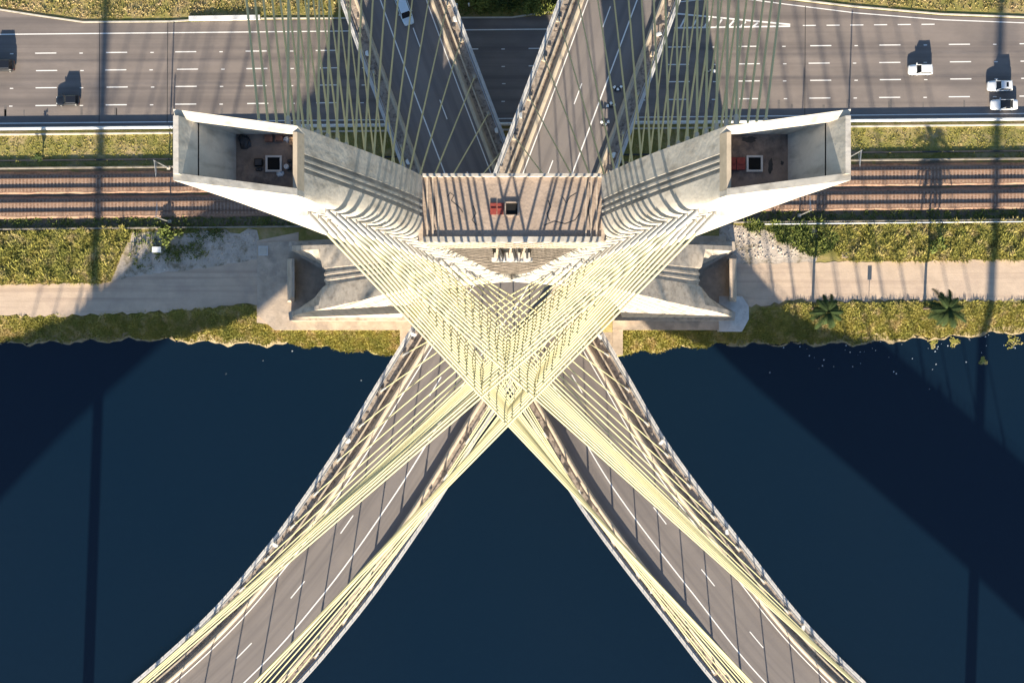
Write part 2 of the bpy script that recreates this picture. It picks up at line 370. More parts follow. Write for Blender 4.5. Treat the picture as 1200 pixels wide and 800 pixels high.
tag(long_box('corridor_wall', 30.9, 31.15, -.1, .62, M_DULL), 'low grey concrete wall between railway and grass strip', 'wall')
tag(long_box('drain_channel', 32.3, 32.55, -.1, .25, M_DARKMETAL), 'thin dark drain edge along the grass strip above the railway', 'drain')
tag(long_box('river_side_wall', 20.3, 20.52, -.1, .6, M_DULL), 'low wall between the railway and the riverside brush', 'wall')
pp = MB(); pp.tube((44, GY(20.0, 44), .85), (400, GY(20.0, 400), .85), .09, n=8)
tag(pp.build('pipe', M_WHITE), 'thin white pipe running along the brush beside the railway', 'pipe')
# overhead-line masts
def mast(base, label, arm):
    t = empty('catenary_mast', base); tag(t, label, 'mast', 'railway overhead line masts')
    b = MB(); b.tube((0, 0, 0), (0, 0, 8.4), .13, .09, 8); b.build('pole', M_METAL, t)
    b = MB(); b.tube((0, 0, 7.6), (0, arm * 2.6, 7.3), .05, n=6); b.tube((0, 0, 8.2), (0, arm * 2.4, 7.35), .03, n=6); b.tube((0, 0, 6.6), (0, arm * 2.2, 7.0), .035, n=6); b.build('bracket_arm', M_METAL, t)
    b = MB(); b.box(-.3, .3, -.3, .3, -.02, .3); b.build('foot_block', M_WALL, t, bevel=.03)
    return t
mast((-60.0, 30.3, 0), 'pale railway mast beside the grass strip near the hatch without a lid', -1)
mast((-59.8, 20.9, 0), 'pale railway mast beside the riverside brush near the white box', 1)
mast((50.2, 22.0, 0), 'pale railway mast beside the riverside brush near the rubble', 1)
mast((58.6, 32.0, 0), 'pale railway mast beside the grass strip behind the arm with the red hatch lid', -1)
for (y, x0) in ((28.3, 0), (24.2, 0)):
    b = MB(); b.tube((-400, GY(y, -400), 7.0), (400, GY(y, 400), 7.0), .018, n=5, caps=False)
    tag(b.build('contact_wire', M_DARKMETAL), 'thin overhead contact wire above the railway track %s' % ('by the grass strip' if y > 26 else 'on the river side'), 'wire', 'railway contact wires')

# ------------------------------------------------------------------ bridge tower
Y0 = 10.3
XIN = [(2.6, 19), (20, 16.6), (30, 14.6), (38, 12.4), (44, 9.2), (48.5, 5.0), (52, .02), (55, .02), (60, .9), (65, 1.9), (78, 3.2), (90, 4.5), (103, 6.0), (110, 6.95), (120, 9.0), (131.9, 12.0)]
XOUT = [(2.6, 38.0), (8, 36.0), (14, 32.4), (20, 28.4), (30, 22.3), (40, 16.6), (48, 12.4), (55, 9.8), (65, 9.2), (80, 10.2), (100, 12.2), (117, 14.2), (131.9, 16.55), (138, 17.75)]
DEP = [(2.6, 6.15), (20, 4.9), (40, 3.45), (55, 2.5), (80, 2.42), (110, 2.5), (131.9, 2.0), (138, 1.86)]
def x_in(z): return interp(XIN, z) if z < 60 else crom(XIN, z)
def x_out(z): return crom(XOUT, z)
def dep(z): return crom(DEP, z)
TW = empty('bridge_tower', (0, Y0, 0)); tag(TW, 'huge X-shaped pale concrete bridge tower carrying all the stay cables', 'bridge tower')
def tower_arm(sg):
    G = .22
    gro = [(.27, 0), (.25, G), (.15, G), (.13, 0), (.06, 0), (.04, G), (-.04, G), (-.06, 0), (-.13, 0), (-.15, G), (-.25, G), (-.27, 0)]
    rnd = [(-.45, .06), (-.62, .14), (-.76, .25), (-.87, .40), (-.95, .58), (-1, .85)]
    zs = [2.6, 5, 8, 12, 16, 20, 25, 30, 34, 38, 42, 45, 47, 49, 50.5, 52, 53.5, 55, 57, 60, 63, 66, 70, 74, 78, 82, 86, 90, 94, 98, 102, 106, 110, 113, 116, 119, 122, 125, 128, 130, 131.9]
    vs = []; n = None
    for z in zs:
        xi, xo, d = x_in(z), x_out(z), dep(z); ring = []
        rf = 1.0 if z < 122 else max(0.0, (131.9 - z) / 9.9); rf *= min(1, max(0, (z - 56) / 8))
        lg = 1.0 if z < 46 or z > 58 else .0
        ring.append((xi, d))
        for v, i in gro: ring.append((xi + i * lg, v * d))
        for v, i in rnd: ring.append((xi + i * rf, v * d))
        def no(v): return max(0.0, xo - (30.2 + 8.0 * min(1, max(0, (abs(v) - .30) / .56))))     # foot cut back to a vee
        ring.append((xo, -d)); ring.append((xo, -.86 * d)); ring.append((xo - no(-.32), -.32 * d))
        for v, i in reversed(gro): ring.append((xo - i * lg - no(v), v * d))
        ring.append((xo - no(.32), .32 * d)); ring.append((xo, .86 * d)); ring.append((xo, d))
        n = len(ring); vs += [(sg * x, y, z) for x, y in ring]
    fs = [(k * n + i, k * n + (i + 1) % n, (k + 1) * n + (i + 1) % n, (k + 1) * n + i) for k in range(len(zs) - 1) for i in range(n)]
    fs += [tuple(range(n - 1, -1, -1)), tuple(range((len(zs) - 1) * n, len(zs) * n))]
    me = mesh('tower_arm', vs, fs, M_CONC); me.materials.append(M_LEG)
    for pl in me.polygons: pl.material_index = 1 if pl.center.z < 49 else 0
    fixn(me); me.shade_smooth(); me.set_sharp_from_angle(angle=R(28))
    arm = obj('tower_arm', me, TW)
    # head of the arm: wedge walls round a sunken roof
    zb, zi, zo = 131.9, 132.75, 138.0; th = .34
    xi, xo, xt = x_in(zb), x_out(zb), x_out(138); db, dt = dep(zb), dep(138)
    di = db - .02
    def P(x, y, z): return (sg * x, y, z)
    for sy in (-1, 1):
        dr = .30 if sy > 0 else 0.0       # coping of the lee wall falls inwards
        b = MB(); b.hexa([P(xi, sy * db, zb), P(xo, sy * db, zb), P(xo, sy * (db - th), zb), P(xi, sy * (db - th), zb)],
                         [P(xi + .25, sy * di, zi), P(xt, sy * dt, zo), P(xt, sy * (dt - th - .06), zo - dr), P(xi + .25, sy * (di - th - .06), zi - dr)])
        b.build('head_wall', M_CONC, arm)
    b = MB(); ew = .62
    b.hexa([P(xo - ew, -(db - th), zb), P(xo, -(db - th), zb), P(xo, db - th, zb), P(xo - ew, db - th, zb)],
           [P(xt - .28, -(dt - th), zo), P(xt, -(dt - th), zo), P(xt, dt - th, zo), P(xt - .28, dt - th, zo)]); b.build('head_end_wall', M_CONC, arm)
    # joint in the end wall and a form line
    for f, wdt, mm in ((.66, .055, M_BLACK), (.36, .02, M_TAR_SHADOW)):
        z = zb + (zo - zb) * f; xx = (xo - ew) + ((xt - .28) - (xo - ew)) * f; dd = db + (dt - db) * f - th
        b = MB(); b.hexa([P(xx - .012, -dd, z - wdt * 3), P(xx + .2, -dd, z - wdt * 3), P(xx + .2, dd, z - wdt * 3), P(xx - .012, dd, z - wdt * 3)],
                         [P(xx + .02, -dd, z + wdt * 3), P(xx + .2, -dd, z + wdt * 3), P(xx + .2, dd, z + wdt * 3), P(xx + .02, dd, z + wdt * 3)])
        b.build('wall_joint', mm, arm)
    b = MB(); b.hexa([P(xi, -(db - th), zb), P(xi + .42, -(db - th), zb), P(xi + .42, db - th, zb), P(xi, db - th, zb)],
                     [P(xi + .25, -(di - th), zi), P(xi + .5, -(di - th), zi), P(xi + .5, di - th, zi), P(xi + .25, di - th, zi)]); b.build('head_kerb', M_BARR, arm)
    b = MB(); x0, x1 = sorted((sg * (xi + .42), sg * (xo - ew))); b.box(x0, x1, -(db - th), db - th, zb, zb + .03); b.build('roof_floor', M_ROOF, arm)
    return arm, zb + .03
def hatch(parent, cx, cy, z, half, lid, name='roof_hatch'):
    h = MB(); t = .11; H = .13; o_ = half + t
    h.box(cx - o_, cx + o_, cy - o_, cy - half, z, z + H); h.box(cx - o_, cx + o_, cy + half, cy + o_, z, z + H)
    h.box(cx - o_, cx - half, cy - half, cy + half, z, z + H); h.box(cx + half, cx + o_, cy - half, cy + half, z, z + H)
    h = h.build(name, M_PARA if name == 'roof_hatch' else M_SLAB, parent)
    b = MB(); b.box(cx - half, cx + half, cy - half, cy + half, z, z + .02); b.build('shaft_opening', M_BLACK, h)
    if lid:
        for k in range(2):
            x0 = cx - o_ - (k + 1) * .54 - .03
            b = MB(); b.box(x0, x0 + .50, cy - half, cy + half, z + .05 + .02 * k, z + .12 + .02 * k); b.build('hatch_lid', M_RED, h, bevel=.015)
            b = MB(); b.box(x0 + .05, x0 + .45, cy - .04, cy + .04, z + .135 + .02 * k, z + .17 + .02 * k); b.build('lid_rib', M_RED, h)
armL, zf = tower_arm(-1); armR, _ = tower_arm(1)
armL['label'] = 'arm whose roof hatch has no lid'; armR['label'] = 'arm whose roof hatch has a red lid'
hatch(armL, -13.75, -.05, zf, .36, False); hatch(armR, 14.0, -.05, zf, .36, True)
# black holes, stains
for (x, y, a, b_) in ((12.95 + 2.0, -.2, .18, .5), (15.6, .0, .1, .14), (13.7, 1.35, .5, .22)):
    pts = [(x + a * math.cos(t) * random.uniform(.55, 1.1), y + b_ * math.sin(t) * random.uniform(.55, 1.1)) for t in [i * math.pi / 8 for i in range(16)]]
    sheet('soot_stain', pts, zf + .006, M_TAR_SHADOW, armR)
# loose things on the roof without a lid
def crate(x, y, z, sx, sy, sz, m, label, rot=0):
    t = empty('crate', (x, y, z), rot); tag(t, label, 'crate')
    b = MB(); b.box(-sx / 2, sx / 2, -sy / 2, sy / 2, 0, sz); b.build('box_body', m, t, bevel=.012)
    for k in range(3):
        yy = -sy / 2 + sy * (k + .5) / 3; b = MB(); b.box(-sx / 2 - .01, sx / 2 + .01, yy - sy * .12, yy + sy * .12, sz, sz + .02); b.build('slat', m, t)
M_WOODR = mat('reddish_wood', (.24, .12, .085), .8, .3, 4); M_WOODB = mat('pale_wood', (.34, .23, .15), .8, .2, 4)
crate(-14.0, Y0 + 1.4, zf, .42, .42, .3, M_WOODR, 'reddish wooden crate against the roof wall, farther from the pale one', .05)
crate(-13.42, Y0 + 1.42, zf, .42, .38, .3, M_WOODR, 'reddish wooden crate on the roof, between its twin and the pale wooden crate', -.04)
crate(-12.62, Y0 + 1.2, zf, .34, .48, .35, M_WOODB, 'pale wooden crate in the roof corner', 0)
def drum(x, y, z, r, h, label):
    t = empty('bucket', (x, y, z)); tag(t, label, 'bucket')
    b = MB(); b.tube((0, 0, 0), (0, 0, h), r * .85, r, 14); b.build('bucket_body', M_WHITE, t, smooth=True)
    b = MB(); b.tube((0, 0, h), (0, 0, h + .015), r * .86, r * .84, 14); b.build('bucket_lid', M_PARA, t)
drum(-12.98, Y0 - .25, zf, .14, .32, 'white round bucket beside the hatch without a lid')
def blob(name, x, y, z, r, h, m, label, cat, seed, n=9):
    rr = random.Random(seed); vs = []; fs = []
    for k, (f, zz) in enumerate(((1, 0), (.95, h * .5), (.6, h * .95))):
        for i in range(n): t = 2 * math.pi * i / n; q = f * r * rr.uniform(.6, 1.25); vs.append((q * math.cos(t), q * math.sin(t), zz * rr.uniform(.8, 1.1) if zz else 0))
    vs.append((0, 0, h)); fs = [(k * n + i, k * n + (i + 1) % n, (k + 1) * n + (i + 1) % n, (k + 1) * n + i) for k in range(2) for i in range(n)] + [(2 * n + i, 2 * n + (i + 1) % n, 3 * n) for i in range(n)]
    me = mesh(name, vs, fs, m); fixn(me); o = obj(name, me, None, (x, y, z)); return tag(o, label, cat)
M_RAG = mat('pale_plastic', (.6, .63, .66), .5, .15, 5)
blob('plastic_sheet', -13.4, Y0 - .62, zf, .2, .1, M_RAG, 'crumpled pale plastic on the roof beside the hatch without a lid', 'plastic sheet', 2)
blob('plastic_sheet', -13.0, Y0 + 1.36, zf, .2, .14, M_RAG, 'crumpled white plastic between wooden crates on the roof', 'plastic sheet', 3)
blob('tarpaulin', -15.4, Y0 + 1.25, zf, .42, .3, M_DARKMETAL, 'dark heap of tarpaulin in the shaded roof corner', 'tarpaulin', 4)
for i, (x, y, s_) in enumerate(((-14.6, .0, .24), (-14.7, -.38, .1), (-14.52, -.38, .1), (-12.85, .1, .11), (-12.85, -.33, .11))):
    lab = ['large black battery box beside the hatch without a lid', 'small black box beside its twin, under the large battery box corner', 'small black box between its twin and the hatch without a lid',
           'small black box set apart from the white bucket towards the crates', 'small black box touching the white bucket'][i]
    t = empty('black_box', (x, Y0 + y, zf)); tag(t, lab, 'box', 'black boxes on the roof' if i else None)
    b = MB(); b.box(-s_, s_, -s_ * .9, s_ * .9, 0, s_ * 1.1); b.build('box_body', M_BLACK, t, bevel=.02)
    b = MB(); b.box(-s_ * .8, s_ * .8, -s_ * .7, s_ * .7, s_ * 1.1, s_ * 1.25); b.build('box_lid', M_DARKMETAL, t)
# tie beam between the arms, high up
zt = 110.0; xb = x_in(zt) + .35; d = 2.62
b = MB(); b.hexa([(-x_in(103) - .5, -d + .1, 102.8), (x_in(103) + .5, -d + .1, 102.8), (x_in(103) + .5, d, 102.8), (-x_in(103) - .5, d, 102.8)],
                 [(-xb, -d + .1, zt - .25), (xb, -d + .1, zt - .25), (xb, d, zt - .25), (-xb, d, zt - .25)])
beam = b.build('tie_beam', M_CONC2, TW)
xk = x_in(zt) - .05
b = MB(); b.box(-xk, xk, -d + .42, d - .2, zt - .25, zt - .22); b.build('beam_deck', M_SLAB, beam)
b = MB(); b.box(-xk, xk, -d - .02, -d + .42, zt - .4, zt - .05); b.build('beam_parapet', M_CONC, beam)
b = MB(); b.box(-xk, xk, d - .2, d + .03, zt - .4, zt + .12); b.build('beam_parapet', M_CONC, beam)
hatch(beam, -.02, -.05, zt - .22, .45, True, 'beam_hatch')
for (x0, pts) in ((-5, [(0, .9), (.2, 1.2), (.5, 1.0), (.3, .6), (.9, .1), (1.2, -.3)]), (-3, [(0, .2), (.2, -.4), (-.1, -.9), (.25, -1.3)]), (2.5, [(0, -1.3), (.8, -1.0), (1.6, -1.2), (2.4, -.9), (2.7, -.4)]), (2.8, [(0, .6), (.2, .1), (-.1, -.4), (.1, -1)]), (4.2, [(-.3, .9), (0, .4), (.3, .9), (.8, 1.2)]),
                  (-6.2, [(0, 2), (.1, 1), (.25, 0), (.1, -1), (.3, -1.8)]), (6.0, [(0, 2), (.1, 1), (-.1, 0), (.1, -1.8)])):
    line([(x0 + a, c) for a, c in pts], .08, zt - .214, 'crack_seal', M_TAR_SHADOW, beam)
for sx in (-1, 1):
    for k in range(3):
        x = sx * (xk - .35 - .42 * k); b = MB(); b.box(x - .07, x + .07, -d + .42, d - .2, zt - .22, zt - .10 - .02 * k); b.build('beam_upstand', M_CONC2, beam)
# web wall closing the V below the tie beam, with a tall louvred opening
yw = -2.1
def wallpoly(z0, z1, xa0, xa1, xb0, xb1):
    b = MB(); b.hexa([(xa0, yw, z0), (xb0, yw, z0), (xb0, yw + .5, z0), (xa0, yw + .5, z0)], [(xa1, yw, z1), (xb1, yw, z1), (xb1, yw + .5, z1), (xa1, yw + .5, z1)]); return b
xq = lambda z: x_in(z) + 1.3
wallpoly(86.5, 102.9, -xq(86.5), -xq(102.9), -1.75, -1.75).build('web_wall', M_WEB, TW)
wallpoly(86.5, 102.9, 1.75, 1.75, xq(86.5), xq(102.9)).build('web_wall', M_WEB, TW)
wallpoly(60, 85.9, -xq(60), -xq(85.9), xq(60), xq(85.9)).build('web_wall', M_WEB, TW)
b = MB(); b.box(-2.0, 2.0, yw - .35, yw + .5, 85.9, 86.5); b.build('window_sill', M_WHITEB, TW)
b = MB(); b.box(-1.75, 1.75, yw + 1.0, yw + 1.1, 86.5, 102.9); b.build('opening_back', M_ROOF, TW)
for k in range(6):
    x = -1.5 + k * .6; b = MB(); b.hexa([(x - .1, yw - .1, 86.5), (x + .1, yw - .1, 86.5), (x + .1, yw + .4, 86.5), (x - .1, yw + .4, 86.5)],
        [(x - .1 + .3 * (-1) ** k, yw - .1, 102.9), (x + .1 + .3 * (-1) ** k, yw - .1, 102.9), (x + .1 + .3 * (-1) ** k, yw + .4, 102.9), (x - .1 + .3 * (-1) ** k, yw + .4, 102.9)]); b.build('louvre', M_DARKMETAL if k % 2 else M_CONC2, TW)
# feet of the tower
for sg in (-1, 1):
    def SX(a): return sg * a
    def poly(pts): return [(SX(x), y - Y0) for x, y in pts]
    ft = MB(); lo = poly([(17.6, 2.0), (41.5, 2.0), (44.5, 4.6), (44.5, 17.2), (17.6, 18.6)] if sg < 0 else [(17.6, 2.0), (38.6, 2.0), (41.3, 4.2), (41.3, 7.4), (37.4, 9.0), (37.4, 18.4), (17.6, 18.6)])
    ft.prism(lo, -3.2, .22); f = ft.build('footing_slab', M_CONC2 if sg < 0 else M_CONC2, TW)
    st = MB(); st.prism(poly([(17.8, 3.6), (38.4, 3.6), (38.6, 5.0), (32.0, 8.6), (31.4, 10.3), (32.0, 12.0), (38.6, 15.8), (38.4, 17.2), (17.8, 17.2)]), .22, 2.62); st.build('pedestal', M_LEG, TW)
    # cheek wall outside the notch, with its battered flank
    cw = MB(); cw.hexa([(SX(38.0), 6.9 - Y0, .2), (SX(39.3), 6.9 - Y0, .2), (SX(39.3), 14.4 - Y0, .2), (SX(38.0), 14.4 - Y0, .2)],
                       [(SX(37.4), 7.6 - Y0, 3.3), (SX(37.9), 7.6 - Y0, 3.3), (SX(37.9), 14.2 - Y0, 3.3), (SX(37.4), 14.2 - Y0, 3.3)]); cw.build('cheek_wall', M_CONC2, TW)
    if sg > 0:
        oc = MB(); oc.prism([(W(a, c_).x, W(a, c_).y - Y0) for a, c_ in ((842, 347), (869, 347), (877, 359), (877, 374), (869, 388.5), (842, 388.5))], -1.5, .42); oc.build('octagonal_pad', M_PARA, TW)
# cross-beams between the legs that carry the two decks
for (z0, z1, xa, hb) in ((5.6, 9.6, 18.6, 3.6), (17.6, 21.4, 17.0, 3.0)):
    b = MB(); b.box(-xa, xa, -hb, hb, z0, z1); b.build('cross_beam', M_CONC2, TW)
for sx in (-1, 1):
    b = MB(); b.box(*sorted((sx * 12.6, sx * 16.2)), -2.9, 2.9, 21.4, 25.4); b.build('beam_shoulder', M_CONC2, TW)
# quay wall under the decks
qb = MB(); qb.box(-19.6, -17.5, -2.1 - Y0, 8 - Y0, -5, -.15); qb.box(17.6, 19.4, -2.4 - Y0, 8 - Y0, -5, -.15); qb.box(-17.5, 17.6, -1.6 - Y0, 8 - Y0, -5, -.6)
qb.build('quay_wall', M_CONC2, TW)
struct(sheet('underdeck_paving', [(-17.6, 6), (17.6, 6), (17.6, 19.5), (-17.6, 19.5)], .03, M_CONC2))
struct(sheet('concrete_apron', [tuple(W(a, b).xy) for a, b in ((301, 282), (350, 272), (350, 300), (345, 384), (301, 378))], .05, M_DIRT))

# ------------------------------------------------------------------ bridge decks
def spline(P, step=1.0):
    P = [Vector(p) for p in P]; out = []
    for i in range(len(P) - 1):
        p0 = P[max(0, i - 1)]; p1 = P[i]; p2 = P[i + 1]; p3 = P[min(len(P) - 1, i + 2)]
        n = max(2, int((p2 - p1).length / step))
        for k in range(n):
            t = k / n
            out.append(.5 * ((2 * p1) + (p2 - p0) * t + (2 * p0 - 5 * p1 + 4 * p2 - p3) * t * t + (3 * p1 - p0 - 3 * p2 + p3) * t ** 3))
    out.append(P[-1]); return out
class Path:
    def __init__(s, P):
        pts = spline(P, .5); L = [0]
        for a, b in zip(pts, pts[1:]): L.append(L[-1] + (b - a).length)
        s.pts, s.L = pts, L
        i0 = min(range(len(pts)), key=lambda i: abs(pts[i].y - Y0)); s.s0 = L[i0]
    def at(s, d):      # d: metres north (+) or south (-) of the tower along the deck
        x = d + s.s0; import bisect
        i = max(0, min(len(s.L) - 2, bisect.bisect_right(s.L, x) - 1)); t = (x - s.L[i]) / (s.L[i + 1] - s.L[i])
        p = s.pts[i].lerp(s.pts[i + 1], t); tg = (s.pts[min(i + 6, len(s.pts) - 1)] - s.pts[max(0, i - 5)]); tg.z = 0; tg.normalize()
        return p, tg, Vector((-tg.y, tg.x, 0))
    def off(s, d, o, dz=0):
        p, t, n = s.at(d); q = p + n * o; return Vector((q.x, q.y, p.z + dz))
HI = Path([(-400, -400, 1.5), (-300, -310, 9), (-215, -225, 18), (-160, -165, 22), (-99.5, -102, 24), (-72, -75.5, 24), (-44.5, -52.0, 24), (-31.3, -37.6, 24), (-20.6, -22.8, 24), (-12.6, -10, 24), (-5.6, 1.2, 24), (0.5, 10.3, 24), (7.0, 27, 24), (16.5, 52.4, 24), (28, 84, 24), (40, 120, 23), (54, 165, 21), (75, 230, 16), (110, 330, 8), (140, 430, 1)])
LO = Path([(400, -385, 1), (300, -290, 6), (215, -210, 12), (155, -155, 15), (94.6, -100.4, 16.5), (70, -78.5, 16.5), (44.3, -54.8, 16), (31, -38.8, 15.5), (18.6, -22.4, 15), (11, -9.5, 14), (4.6, 1.4, 13), (-1.8, 11, 12.3), (-9.0, 29.4, 12), (-18.9, 56, 12), (-30, 88, 12), (-41, 122, 11), (-54, 165, 9.5), (-75, 230, 7), (-110, 330, 3), (-140, 430, 1)])
S0, S1 = -470, 400
def frange(a, b, st):
    n = max(1, int(round((b - a) / st))); return [a + (b - a) * i / n for i in range(n + 1)]
def sweep(name, path, sec, m, parent, a=S0, b=S1, st=2.0, closed=True, smooth=False):
    ds = frange(a, b, st); vs = []; uv = []; n = len(sec)
    for d_ in ds:
        p, t, nn = path.at(d_)
        for o_, dz in sec: vs.append((p.x + nn.x * o_, p.y + nn.y * o_, p.z + dz)); uv.append((o_, d_))
    fs = [(k * n + i, k * n + (i + 1) % n, (k + 1) * n + (i + 1) % n, (k + 1) * n + i) for k in range(len(ds) - 1) for i in range(n if closed else n - 1)]
    if closed: fs += [tuple(range(n)), tuple(range((len(ds) - 1) * n, len(ds) * n))]
    me = mesh(name, vs, fs, m, uv=uv); fixn(me)
    if not closed and me.polygons[0].normal.z < 0: me.flip_normals()
    if smooth: me.shade_smooth(); me.set_sharp_from_angle(angle=R(30))
    return obj(name, me, parent)
NC = 18; C0 = 19.6; CS = 6.45
EDGE = 7.65
blk_me = MB().box(-.3, .3, -.4, .4, 0, .32); blk_me = fixn(mesh('anchor_block', blk_me.v, blk_me.f, M_BARR))
fl = MB().box(-.07, .07, -.07, .07, 0, .7).box(-.42, .42, -.2, .16, .62, .98); fl.hexa([(-.3, -.34, .55), (.3, -.34, .55), (.3, -.2, .62), (-.3, -.2, .62)], [(-.3, -.34, .95), (.3, -.34, .95), (.3, -.2, .98), (-.3, -.2, .98)])
fl_me = fixn(mesh('floodlight', fl.v, fl.f, M_LIGHTCASE))
def deck(name, path, mir, label):
    D = empty(name); tag(D, label, 'bridge deck')
    s = mir      # +1: wide barrier and dashes on the west side, -1: mirrored
    sweep('girder', path, [(8.75, -.05), (8.75, -.75), (5.2, -2.3), (-5.2, -2.3), (-8.75, -.75), (-8.75, -.05)], M_CONC, D)
    sweep('road_surface', path, [(-7, 0), (-2, .06), (2, .06), (7, 0)], M_DASPH, D, closed=False)
    for sd, (w0, w1) in ((1, (5.1, 8.32)), (-1, (6.35, 8.3))):
        a = s * sd
        sweep('walkway', path, [(a * w0, .1), (a * w1, .1)], M_WALK, D, closed=False)
        sweep('parapet', path, [(a * 8.85, -.8), (a * 8.85, .5), (a * 8.3, .5), (a * 8.3, -.04)], M_PARA, D)
        rl = MB()
        for d_ in frange(S0, S1, 1.6 if True else 2):
            p = path.off(d_, a * 8.6)
            if abs(p.x) < 110 and abs(p.y) < 80:
                rl.box(p.x - .035, p.x + .035, p.y - .035, p.y + .035, p.z + .49, p.z + 1.01)
        rl.build('railing_posts', M_METAL, D)['kind'] = 'stuff'
        for zz in (1.0,): sweep('handrail', path, [(a * 8.64, zz), (a * 8.64, zz + .07), (a * 8.56, zz + .07), (a * 8.56, zz)], M_METAL, D)
    # inner crash barriers
    sweep('crash_barrier', path, [(s * 5.05, .02), (s * 5.2, .3), (s * 5.35, .9), (s * 5.58, .9), (s * 5.68, .3), (s * 6.0, .1)], M_BARR, D)
    sweep('guard_rail', path, [(s * 6.55, .05), (s * 6.55, .55), (s * 6.8, .55), (s * 6.8, .05)], M_BARR, D)
    sweep('crash_barrier', path, [(-s * 5.85, .02), (-s * 6.0, .3), (-s * 6.12, .9), (-s * 6.34, .9), (-s * 6.42, .3), (-s * 6.6, .08)], M_BARR, D)
    for o_, wd in ((s * 4.55, .17), (-s * 2.55, .19)):
        sweep('lane_line', path, [(o_ - wd / 2, .075), (o_ + wd / 2, .075)], M_PAINT, D, closed=False)
    for k in range(-15, 15):
        a0 = 2.4 + k * 12.6; sweep('lane_dash', path, [(s * .95 - .08, .08), (s * .95 + .08, .08)], M_PAINT, D, a0, a0 + 3.4, 1.7, closed=False)
    for k in (-150, 140): sweep('joint_or_shadow_line', path, [(-5.8, .085), (5.0, .085)], M_TAR_SHADOW, D, k, k + .14, .14, closed=False)
    rr = random.Random(5 if s > 0 else 6)
    for side in (1, -1):
        for k in range(NC):
            for sdn in (1, -1):
                d_ = sdn * (C0 + k * CS); p, t, n_ = path.at(d_)
                q = p + n_ * side * EDGE
                if abs(q.x) < 120 and abs(q.y) < 90: obj('anchor_block', blk_me, D, (q.x, q.y, p.z + .1), math.atan2(t.y, t.x) - math.pi / 2)
                d2 = d_ + CS * .5 + rr.uniform(-.6, .6); q = path.off(d2, side * (7.9 if side == s else 7.5))
                if abs(q.x) < 110 and abs(q.y) < 80 and k % 3 == 0:
                    o = obj('floodlight', fl_me, D, (q.x, q.y, q.z + .1), rr.uniform(0, 6.28))
        # clutter of junction boxes and cable trays along the service walkway
        jb = MB()
        for d_ in frange(-150, 130, 3.4):
            p = path.off(d_ + rr.uniform(-.8, .8), side * (rr.uniform(6.95, 8.1)))
            if abs(p.x) > 100 or abs(p.y) > 75: continue
            a, c, h = rr.uniform(.1, .3), rr.uniform(.1, .3), rr.uniform(.06, .3); jb.box(p.x - a, p.x + a, p.y - c, p.y + c, p.z + .1, p.z + .1 + h)
        jb.build('service_boxes', M_WALK, D)['kind'] = 'stuff'
        sweep('cable_tray', path, [(side * 8.05, .12), (side * 8.05, .3), (side * 8.2, .3), (side * 8.2, .12)], M_METAL, D)
    for d_ in (-330, -270, -205, -160, 150, 210, 270):
        p, t, n_ = path.at(d_); b = MB(); b.tube((p.x, p.y, -6), (p.x, p.y, p.z - 2.2), 1.6, n=20); b.build('pier', M_CONC, D, smooth=True)
    return D
D_HI = deck('bridge_deck', HI, 1, 'upper curved bridge deck, passing on top of the other where they cross')
D_LO = deck('bridge_deck', LO, -1, 'lower curved bridge deck, passing beneath the other where they cross')

# three floodlight clusters on the shoulder of the upper deck
for i, (px, py) in enumerate(((724, 104), (716, 123), (709, 145))):
    p = W(px, py, 24.6); t = empty('floodlight_stand', (p.x, p.y, 24.02)); tag(t, ['white floodlight cluster on the upper deck shoulder, farthest from the tower', 'white floodlight cluster on the upper deck shoulder, middle one of three', 'white floodlight cluster on the upper deck shoulder, nearest the tower'][i], 'floodlight', 'floodlight clusters on the deck shoulder')
    b = MB(); b.box(-.5, .5, -.35, .35, 0, .2); b.build('base_plate', M_DARKMETAL, t)
    b = MB(); b.tube((-.8, 0, .85), (.8, 0, .85), .05, n=8); b.build('lamp_bar', M_DARKMETAL, t)
    b = MB(); b.tube((0, 0, .2), (0, 0, .9), .07, n=8); b.build('stand_pole', M_METAL, t)
    for k in range(3):
        b = MB(); b.hexa([(-.2, -.16, -.18), (.2, -.16, -.18), (.13, .2, -.12), (-.13, .2, -.12)], [(-.2, -.2, .2), (.2, -.2, .2), (.13, .18, .13), (-.13, .18, .13)]); hd = b.build('lamp_head', M_WHITE, t, bevel=.03, loc=(-.55 + k * .5, .18 * (-1) ** (k + i), .95 + .08 * k)); hd.rotation_euler = (.5 - .3 * k, .2 * i, -.7 + .8 * k + .5 * i)

# ------------------------------------------------------------------ stay cables
def unit_tube(name, r, m, n=8, L=1.0, r1=None):
    b = MB(); b.tube((0, 0, 0), (0, 0, L), r, r1, n, caps=True); me = mesh(name, b.v, b.f, m); fixn(me); me.shade_smooth(); me.set_sharp_from_angle(angle=R(50)); return me
CAB = unit_tube('cable', .088, M_CABLE); GT = unit_tube('tower_guide_tube', .165, M_GUIDE, L=2.3, r1=.19); GD = unit_tube('deck_guide_tube', .17, M_GUIDE, L=2.4, r1=.15)
COR = MB().hexa([(-.28, -.02, -.5), (.28, -.02, -.5), (.28, .3, -.5), (-.28, .3, -.5)], [(-.28, -.36, .2), (.28, -.36, .2), (.28, .3, .34), (-.28, .3, .34)]); COR = fixn(mesh('anchor_corbel', COR.v, COR.f, M_CONC))
def cable(A, B, label, group):      # A: deck end, B: tower end
    A, B = Vector(A), Vector(B); d_ = B - A; q = d_.to_track_quat('Z', 'Y')
    t = empty('stay_cable', A); t.rotation_mode = 'QUATERNION'; t.rotation_quaternion = q; tag(t, label, 'stay cable', group)
    c = obj('cable', CAB, t); c.scale = (1, 1, d_.length)
    obj('deck_guide_tube', GD, t); obj('tower_guide_tube', GT, t, (0, 0, d_.length - 2.3))
